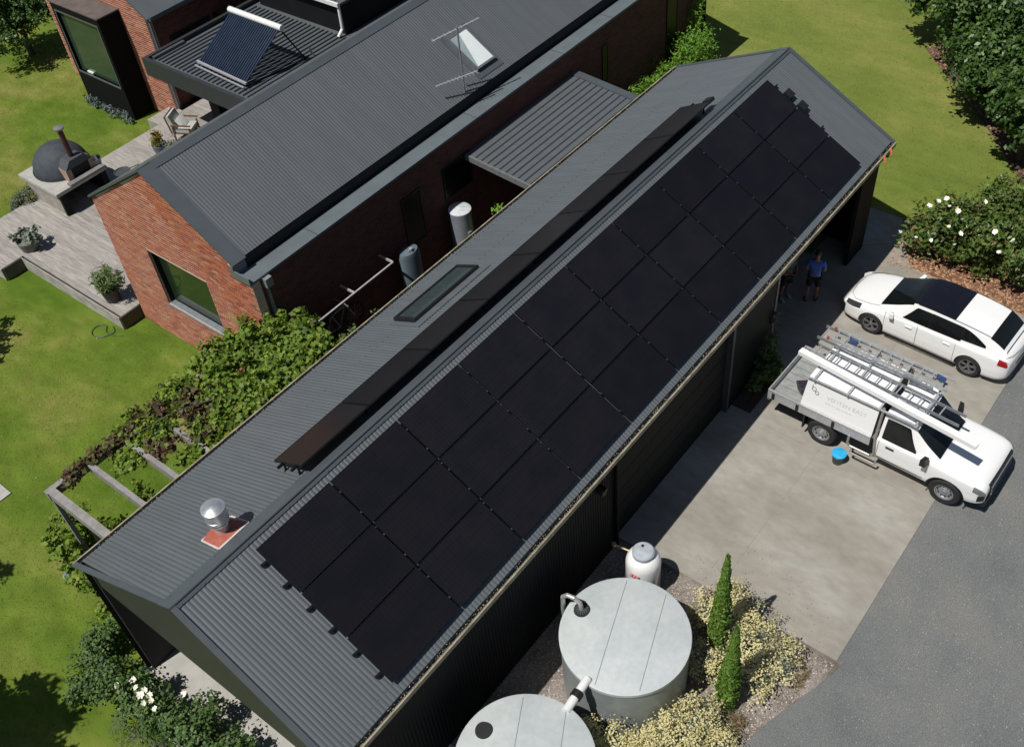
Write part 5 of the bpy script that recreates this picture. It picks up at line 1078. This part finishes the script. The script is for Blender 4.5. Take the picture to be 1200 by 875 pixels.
for k, (x, y, z, r_) in enumerate(((8.4, 4.85, 2.1, .42), (9.5, 4.75, 2.15, .35), (10.4, 4.6, 2.2, .33), (12.4, 4.5, 2.2, .28), (14.75, 5.0, 2.0, .45))):
    shrub('alley_plant', ['tall leafy plant between the buildings, nearest the pergola vine', 'tall leafy plant between the buildings, below the white wall rack', 'tall pale leaved plant in the alley just before the slim tank', 'small leafy plant in the alley between slim tank and water heater', 'green leafy plant in the alley next to the link roof'][k], 'plant', (x, y, 0), [(x, y, z, r_, r_ * .7, .5), (x + .2, y + .1, z - .8, r_, r_ * .7, .7)], 620, .10, L_ROSE if k != 4 else L_BAMB, 40 + k, 'plants in the alley', aspect=.6)
shrub('bamboo_clump', 'dense bright green upright shrubs filling the gap at the far end of the house', 'shrub', (25, 5.6, 0), [(23.0, 5.6, 1.0, .9, .8, .95), (24.2, 5.4, 1.1, .9, .9, 1.1), (25.4, 5.4, 1.2, .9, .9, 1.2), (26.5, 5.7, 1.2, .8, .8, 1.25), (27.3, 6.4, 1.5, .6, .5, 1.5), (22.2, 5.3, .7, .7, .8, .7)], 15000, .15, L_BAMB, 50, aspect=.3, jit=1.0, shell=.4)

# ================================================================== GARDEN ROUND THE TANKS
for k, (b0, tip, lab) in enumerate((((7.56, -6.29), 3.36, 'slim dark green pencil cypress nearer the concrete apron, the taller one'), ((6.53, -7.10), 3.0, 'slim green pencil cypress further from the concrete apron'))):
    t = thing('cypress', lab, 'cypress', (b0[0], b0[1], 0), 0, 'pencil cypresses by the tanks'); rng = np.random.default_rng(60 + k); n = 9000
    h = rng.random(n) ** .8; rad = (.19 if k == 0 else .20) * (np.clip((1 - h) * 1.45, 0, 1) ** .8) * (1 + .16 * np.sin(h * 38 + rng.random(n))) + .015; an_ = rng.uniform(0, 6.283, n); q = np.sqrt(rng.uniform(.35, 1, n))
    C = np.stack([b0[0] + np.cos(an_) * rad * q, b0[1] + np.sin(an_) * rad * q, .06 + h * (tip - .06)], -1); V, F = leaf_quads(C, np.stack([np.cos(an_), np.sin(an_), np.full(n, .25)], -1), .085, rng, .4, .45)
    link(np_mesh('foliage', V, F), 'foliage', L_CYP, t); MB().cyl((b0[0], b0[1], 0), (b0[0], b0[1], tip - .5), .05, .01, 8).build('trunk', BARK, t)
def cream_shrub(label, blobs, seed, n=5200):
    t = thing('flowering_shrub', label, 'shrub', (blobs[0][0], blobs[0][1], 0), 0, 'cream flowering shrubs by the tanks')
    foliage('foliage', blobs, n, .06, L_GREY, t, seed, aspect=.35, shell=.3)
    rng = np.random.default_rng(seed + 500); B2 = [(b[0], b[1], b[2] + .03, b[3] * 1.04, b[4] * 1.04, b[5] * 1.06) for b in blobs]; C, N = crown_points(B2, int(n * 1.15), rng, .75, .38, .1)
    # flower heads: tight clusters of small florets
    keep = N[:, 2] > .25; C, N = C[keep], N[keep]; V, F = leaf_quads(C, N + np.array([0, 0, .6]), .042, rng, .9, .35); link(np_mesh('flower_heads', V, F), 'flower_heads', L_CREAM, t)
    branches('stem', (blobs[0][0], blobs[0][1], 0), [b[:3] for b in blobs[:4]], .025, t)
cream_shrub('cream flowering shrub between the cypresses and the concrete apron corner', [(7.75, -7.0, .45, .65, .6, .5), (8.35, -6.55, .4, .5, .5, .45), (7.2, -7.35, .35, .5, .4, .35), (7.9, -7.6, .35, .45, .35, .35)], 71, 5200)
cream_shrub('looser cream flowering shrub behind the taller cypress by the apron edge', [(8.25, -5.95, .4, .5, .5, .45), (7.85, -5.8, .3, .35, .35, .3), (8.5, -6.1, .35, .35, .4, .35)], 72, 2400)
cream_shrub('cream flowering shrub in the dark gap between the tank and the nearer cypress', [(6.85, -6.35, .4, .4, .35, .4), (7.15, -6.75, .35, .3, .3, .3)], 73, 1900)
cream_shrub('broad cream flowering shrub in front of the larger tank at the bottom edge', [(5.25, -6.75, .5, .6, .5, .55), (5.75, -6.9, .4, .5, .45, .45), (5.0, -7.1, .4, .6, .4, .4), (5.5, -7.45, .3, .45, .35, .3), (4.75, -6.5, .45, .45, .4, .5)], 74, 8000)
cream_shrub('tall cream flowering shrub squeezed between the two water tanks', [(4.25, -6.1, .55, .4, .5, .55), (4.4, -6.6, .5, .4, .4, .5), (4.15, -5.45, .5, .25, .4, .45), (3.9, -6.9, .45, .4, .4, .45)], 75, 6000)
tf = thing('grass_tuft', 'dry brown tufts on the gravel by the nearer cypress', 'grass tuft', (6.3, -7.45, 0)); foliage('blades', [(6.2, -7.45, .08, .3, .22, .12), (7.9, -8.05, .06, .35, .15, .08)], 900, .10, leafm('leaf_dry', [(.20, .15, .07), (.34, .26, .13), (.14, .12, .05)]), tf, 76, aspect=.12, jit=1., zmin=0.)
wb_ = shrub('wall_plant', 'leafy plant in the shaded bed between the two garage openings', 'plant', (15.05, -3.45, 0), [(15.0, -3.5, .5, .42, .35, .45), (15.15, -3.3, 1.0, .25, .25, .3), (14.6, -3.3, .3, .3, .25, .25)], 1300, .11, L_ROSE, 77, aspect=.6)
shrub('wall_plant', 'thin climbing plant on the wall panel beside the person', 'plant', (15.5, -3.25, 0), [(15.5, -3.2, 1.5, .12, .1, .5)], 160, .09, L_GREY, 78, aspect=.4)

# ================================================================== ROSES BY THE PORCH
shrub('rose_bush', 'rose bush with white blooms beside the near porch', 'rose bush', (-.5, 2.2, 0), [(-.55, 2.6, .6, .5, .5, .5), (-.6, 1.9, .6, .5, .5, .5), (-.35, 1.4, .55, .45, .45, .45)], 3600, .085, L_ROSE, 81, aspect=.75, shell=.3)
flowers('rose_bloom', [(-.48, 2.69, 1.02), (-.55, 2.5, 1.04), (-.49, 2.3, 1.04), (-.55, 2.0, 1.05), (-.68, 2.1, 1.02), (-.62, 1.81, 1.02), (-.74, 2.9, .98), (-.05, 1.6, .98), (-.6, 2.28, 1.04), (-.5, 2.12, 1.05)], .085, WPET, bpy.data.objects['rose_bush'], 7, 5)
shrub('rose_bush', 'dense dark rose bush nearest the side wall of the porch', 'rose bush', (-.6, 3.9, 0), [(-.5, 4.3, .5, .6, .5, .45), (-.7, 3.5, .6, .5, .5, .5), (-.1, 4.5, .5, .5, .45, .45), (-1.1, 3.9, .35, .4, .4, .3)], 4200, .08, L_ROSE, 82, aspect=.75, shell=.3)
shrub('rose_bush', 'rose bush leaning over the pale porch floor at the bottom edge', 'rose bush', (-.4, .7, 0), [(-.35, .9, .6, .5, .45, .5), (-.2, .2, .5, .5, .45, .45), (.15, 1.1, .8, .25, .25, .25), (-.8, .5, .4, .4, .4, .35)], 3400, .085, L_ROSE, 83, aspect=.75, shell=.3)
shrub('lavender', 'grey green soft mound between the roses and the lawn', 'plant', (-1.1, 1.6, 0), [(-1.15, 2.4, .3, .4, .45, .3), (-1.2, 1.5, .3, .45, .5, .3), (-1.0, .7, .3, .45, .5, .3)], 3600, .07, leafm('leaf_lavender', [(.06, .09, .06), (.11, .14, .10), (.17, .18, .14)]), 84, aspect=.2)
ln = thing('garden_lamp', 'small bluish solar garden lamp at the lawn edge by the shed corner', 'garden lamp', (.35, 6.6, 0)); MB().cyl((.35, 6.6, 0), (.35, 6.6, .35), .015, .015, 8).build('stake', ALUD, ln); MB().lathe((.35, 6.6, .33), [(0, 0), (.07, .01), (.11, .07), (.02, .12), (0, .12)], 8).build('head', mat('lamp_glass', (.30, .38, .46), .2, .3), ln)
hs_ = MB(); pts = [(6.35, 12.75, .0), (6.2, 13.0, .0), (6.18, 13.3, 0), (6.35, 13.55, .0), (6.2, 13.75, 0), (5.95, 13.7, 0), (5.85, 13.45, 0), (6.0, 13.2, 0), (6.3, 13.1, 0), (6.45, 13.35, 0)]
tag(hs_.tube([tuple(cr(np.array(pts), t)) for t in lin(0, 9, 50)], .012, 6).build('garden_hose', mat('hose_green', (.06, .09, .06), .5)), 'short dark garden hose lying on the lawn by the deck corner', 'hose')
tag(MB().box(.55, 1.05, 10.32, 11.2, -.03, .008).build('stepping_stone', CONCD), 'single pale paving slab in the lawn at the left edge', 'paving slab')
tag(MB().tube([(21.0, -2.7, .02), (21.4, -2.95, .02), (21.75, -3.35, .02), (21.9, -3.6, .02)], .018, 6).build('garden_hose', mat('hose_pale', (.35, .34, .33), .6)), 'pale hose end lying in the shed shadow on the far apron', 'hose')

# ================================================================== TREES
shrub('magnolia_bush', 'broad glossy magnolia bush with white flowers behind the parked car', 'bush', (22.7, -6.6, 0), [(22.3, -5.1, 1.1, .95, .8, 1.0), (22.2, -6.1, 1.2, 1.0, .9, 1.1), (22.3, -7.3, 1.2, 1.1, 1.0, 1.1), (22.5, -8.6, 1.2, 1.1, 1.0, 1.1), (23.3, -6.2, 1.4, .9, .9, 1.0), (23.5, -7.8, 1.3, 1.0, 1.0, 1.0), (22.0, -4.4, .7, .6, .5, .6)], 16000, .15, L_MAG, 91, r=.06, aspect=.5, jit=.75, shell=.35, lumps=.3)
flowers('magnolia_bloom', [(21.9, -4.75, 2.0), (21.3, -5.35, 1.75), (21.75, -5.1, 2.05), (21.25, -5.7, 1.7), (21.35, -4.55, 1.0), (21.15, -6.8, 1.6), (21.7, -4.6, 1.9), (21.45, -6.5, 1.95), (21.6, -5.4, 2.1), (21.5, -7.6, 1.8), (22.4, -8.2, 2.3), (21.9, -4.95, 2.15), (22.1, -5.9, 2.3), (21.2, -5.0, 1.2)], .085, WPET, bpy.data.objects['magnolia_bush'], 7, 9)
TR = [((32.0, -2.0), 1.85, 'first', 31000), ((30.2, -3.7), 1.85, 'second', 31000), ((28.1, -5.3), 1.75, 'third', 29000), ((26.3, -6.9), 1.6, 'fourth', 27000)]
TR0 = (34.2, -.6)
LB = ['dark leafy tree of the hedge row, furthest up the lawn', 'dark leafy tree of the hedge row, second from the far end', 'dark leafy tree of the hedge row, third from the far end', 'dark leafy tree of the hedge row, closest to the magnolia bush',
      'tall dark tree in the back of the hedge row at the top right corner', 'tall dark tree in the back of the hedge row, below the corner one', 'tall dark tree in the back of the hedge row at the right edge']
def tree(base, r_, h, n, label, seed, size=.17, lm=None, group='hedge row trees', cat='tree'):
    t = thing('leafy_tree', label, cat, (base[0], base[1], 0), 0, group); rr = random.Random(seed); bl = []
    for k in range(11):
        a_ = rr.uniform(0, 6.28); q = rr.uniform(.2, .75) * r_; zc = rr.uniform(.32, .86) * h; s_ = rr.uniform(.38, .58) * r_ * (1.1 - .35 * zc / h)
        bl.append((base[0] + math.cos(a_) * q, base[1] + math.sin(a_) * q, zc, s_, s_, s_ * .85))
    bl.append((base[0], base[1], h * .78, r_ * .5, r_ * .5, h * .2)); bl.append((base[0], base[1], h * .5, r_ * .75, r_ * .75, h * .3))
    foliage('crown', bl, n, size, lm or L_TREE, t, seed, aspect=.6, jit=.7, shell=.5, lumps=.3, zmin=.5)
    mb = MB(); mb.cyl((base[0], base[1], 0), (base[0] + .05, base[1], h * .45), .14, .09, 10); mb.cyl((base[0] + .05, base[1], h * .45), (base[0], base[1], h * .85), .09, .03, 8); mb.build('trunk', BARK, t, smooth=True)
    branches('limb', (base[0], base[1], h * .35), [b[:3] for b in bl[:6]], .05, t); return t
for k, (b, r_, _, n) in enumerate(TR): tree(b, r_, 5.0, n * 2 // 3, LB[k], 100 + k)
tree(TR0, 1.9, 5.0, 18000, 'dark leafy tree of the hedge row cut by the top edge of the photo', 105)
for k, b in enumerate(((34.6, -3.9), (32.0, -6.6), (29.2, -8.4))): tree(b, 2.2, 6.0, 16000, LB[4 + k], 110 + k)
tree((14.9, 30.3), 1.9, 3.6, 11000, 'dark round tree on the lawn at the top left corner', 120, .14, group=None)
tree((-5.3, 5.3), 1.7, 7.2, 7000, 'tree left of the photo casting the large shadow on the near lawn', 121, .2, group=None)
tree((-3.9, 9.1), 1.2, 6.3, 3500, 'slender tree left of the photo casting small shadows at the lawn edge', 122, .2, group=None)
tree((2.0, 16.6), 1.3, 4.6, 3500, 'small tree left of the deck casting shade on the lawn edge', 123, .18, group=None)
tag(pebbles('tree_bark_mulch', [(26.5, -6.3), (29, -4.1), (33.5, .2), (36, -2), (32, -9), (26, -10.5), (25.6, -7.6)], 5000, .02, .05, LIT, -.02, 130), 'reddish bark litter on the ground under the hedge row trees', 'bark litter')
sheet('tree_bed', [(26.2, -6.4), (28.9, -4.2), (33.3, .0), (36, -3), (34, -10), (26, -11), (25.3, -8.0)], -.018, mat('tree_soil', (.12, .07, .05), .95, 0, (.08, .05, .035), 4, bump=.8))

# ================================================================== PEOPLE
SKIN = mat('skin', (.34, .17, .11), .55); HAIR = mat('dark_hair', (.015, .011, .009), .6)
def skin_mesh(name, verts, edges, radii, mt, parent, sub=2, root=0):
    me = bpy.data.meshes.new(name); me.from_pydata(verts, edges, []); o = bpy.data.objects.new(name, me); COL.objects.link(o)
    md = o.modifiers.new('s', 'SKIN'); md.use_smooth_shade = True
    for v, r_ in zip(me.skin_vertices[0].data, radii): v.radius = (r_, r_) if not isinstance(r_, tuple) else r_; v.use_root = False; v.use_loose = False
    me.skin_vertices[0].data[root].use_root = True; o.modifiers.new('u', 'SUBSURF').levels = sub; o.modifiers['u'].render_levels = sub
    dg = bpy.context.evaluated_depsgraph_get(); dg.update(); m2 = bpy.data.meshes.new_from_object(o.evaluated_get(dg)); bpy.data.objects.remove(o); m2.materials.clear()
    return link(m2, name, mt, parent, True, True)
def person(loc, rz, label, shirt, short, shoe, s=1.0):
    t = thing('person', label, 'person', loc, rz); t.scale = (s, s, s)
    V, E_, Rd = [], [], []
    def vtx(p, r_, par=None):
        V.append(p); Rd.append(r_)
        if par is not None: E_.append((par, len(V) - 1))
        return len(V) - 1
    pel = vtx((0, 0, .95), (.15, .11)); wa = vtx((0, .0, 1.10), (.135, .10), pel); che = vtx((0, .02, 1.32), (.16, .115), wa); ne = vtx((0, .02, 1.47), (.062, .062), che); nk = vtx((0, .04, 1.53), (.055, .06), ne); hd = vtx((0, .065, 1.62), (.080, .092), nk); ht = vtx((0, .06, 1.70), (.066, .08), hd)
    for sx in (-1, 1):
        hip = vtx((sx * .10, 0, .88), .085, pel); kn = vtx((sx * .12, .03 + sx * .02, .50), .056, hip); cf = vtx((sx * .125, -.01 + sx * .03, .36), .054, kn); ank = vtx((sx * .125, -.02 + sx * .04, .09), .036, cf); ft = vtx((sx * .135, .06 + sx * .04, .045), .036, ank); vtx((sx * .14, .14 + sx * .04, .035), .030, ft)
        sh_ = vtx((sx * .18, .01, 1.40), .058, che); el = vtx((sx * .25, -.02, 1.14), .042, sh_); wr = vtx((sx * .13, .22, 1.13), .028, el); pa = vtx((sx * .09, .28, 1.15), (.036, .02), wr)
        for k in range(4):
            b = (sx * (.085 - .018 * k + .02), .32 + .004 * k, 1.155 - .012 * k); f1 = vtx(b, .0095, pa); f2 = vtx((b[0] - sx * .015, b[1] + .028 - .004 * abs(k - 1), b[2] + .012), .0085, f1); vtx((b[0] - sx * .035, b[1] + .026, b[2] + .026), .0075, f2)
        th = vtx((sx * .07, .27, 1.185), .011, pa); vtx((sx * .055, .30, 1.20), .009, th)
    bd = skin_mesh('body', V, E_, Rd, SKIN, t)
    V, E_, Rd = [], [], []
    pel = vtx((0, 0, .93), (.165, .125)); wa = vtx((0, .0, 1.10), (.155, .122), pel); che = vtx((0, .02, 1.32), (.178, .135), wa); vtx((0, .02, 1.43), (.10, .09), che)
    for sx in (-1, 1): a_ = vtx((sx * .185, .01, 1.40), .074, che); vtx((sx * .235, -.015, 1.22), .066, a_)
    skin_mesh('shirt', V, E_, Rd, shirt, t)
    V, E_, Rd = [], [], []; pel = vtx((0, 0, .95), (.16, .12))
    for sx in (-1, 1): h_ = vtx((sx * .10, 0, .86), .105, pel); k_ = vtx((sx * .118, .015 + sx * .01, .64), .088, h_); vtx((sx * .12, .02 + sx * .015, .52), .084, k_)
    skin_mesh('shorts', V, E_, Rd, short, t)
    MB().lathe((0, 0, 0), [(0, 0), (.04, 0)], 3)
    def ell(name, c, r_, mt, sc=(1, 1, 1), z0=-1.):
        bm = bmesh.new(); bmesh.ops.create_uvsphere(bm, u_segments=20, v_segments=14, radius=1)
        for v in bm.verts: v.co = Vector((c[0] + v.co.x * r_[0], c[1] + v.co.y * r_[1], c[2] + max(v.co.z, z0) * r_[2]))
        me = bpy.data.meshes.new(name); bm.to_mesh(me); bm.free(); return link(me, name, mt, t, True, True)
    ell('hair', (0, .045, 1.68), (.090, .105, .095), HAIR, z0=-.25)
    ell('nose', (0, .165, 1.64), (.012, .018, .02), SKIN); 
    for sx in (-1, 1):
        ell('eye', (sx * .032, .148, 1.665), (.012, .008, .008), HAIR); ell('ear', (sx * .085, .06, 1.65), (.012, .022, .032), SKIN)
        ell('shoe', (sx * .135, .06 + sx * .04, .045), (.052, .135, .05), shoe, z0=-.8)
    ell('mouth', (0, .150, 1.60), (.022, .006, .006), mat('lips', (.25, .08, .07), .5))
    return t
person((18.45, -2.92, 0), math.radians(-70), 'person in a bright blue shirt and dark shorts standing in the shaded garage opening', mat('blue_shirt', (.07, .15, .50), .85, 0, (.055, .12, .42), 8), mat('dark_shorts', (.012, .014, .022), .8), mat('dark_shoe', (.02, .018, .016), .6))
person((18.15, -2.25, 0), math.radians(150), 'person in a grey shirt and white shoes mostly hidden under the shed eave', mat('grey_shirt', (.14, .15, .15), .85), mat('dark_shorts', (0, 0, 0)), mat('pale_shoe', (.42, .42, .44), .6), .98)
# screw lines across the roof sheets (too small to pick apart) and tyre scuffs on the apron
for par, mt_, pts in ((shed, FLASH, [(x, y) for x in [.35 + .177 * i for i in range(118)] for y in (-3.1, 1.35, 2.3, 3.25)]),):
    mb = MB()
    for x, y in pts: p = rp(x, y, .008); mb.cyl(p, p + Vector((0, 0, .012)), .009, .007, 5)
    mb.build('sheet_screws', mat('screw_dark', (.05, .06, .065), .4), par, kind='stuff')
tag(pebbles('apron_litter', [(8.8, -5.0), (10.2, -4.4), (10.4, -6), (9.6, -8.3), (8.75, -8.4)], 260, .008, .022, LIT, .001, 201), 'scattered dry crumbs on the concrete apron along the gravel bed', 'leaf crumbs')
tag(pebbles('lawn_leaves', [(-3, 5), (6, 5), (6, 20), (-1, 20)], 60, .012, .025, ramp_mat('dry_leaf', [(0, (.30, .25, .10)), (1, (.55, .50, .32))], island=True, bump=0), -.02, 202), 'few dry leaves and clippings scattered on the left lawn', 'dry leaves')
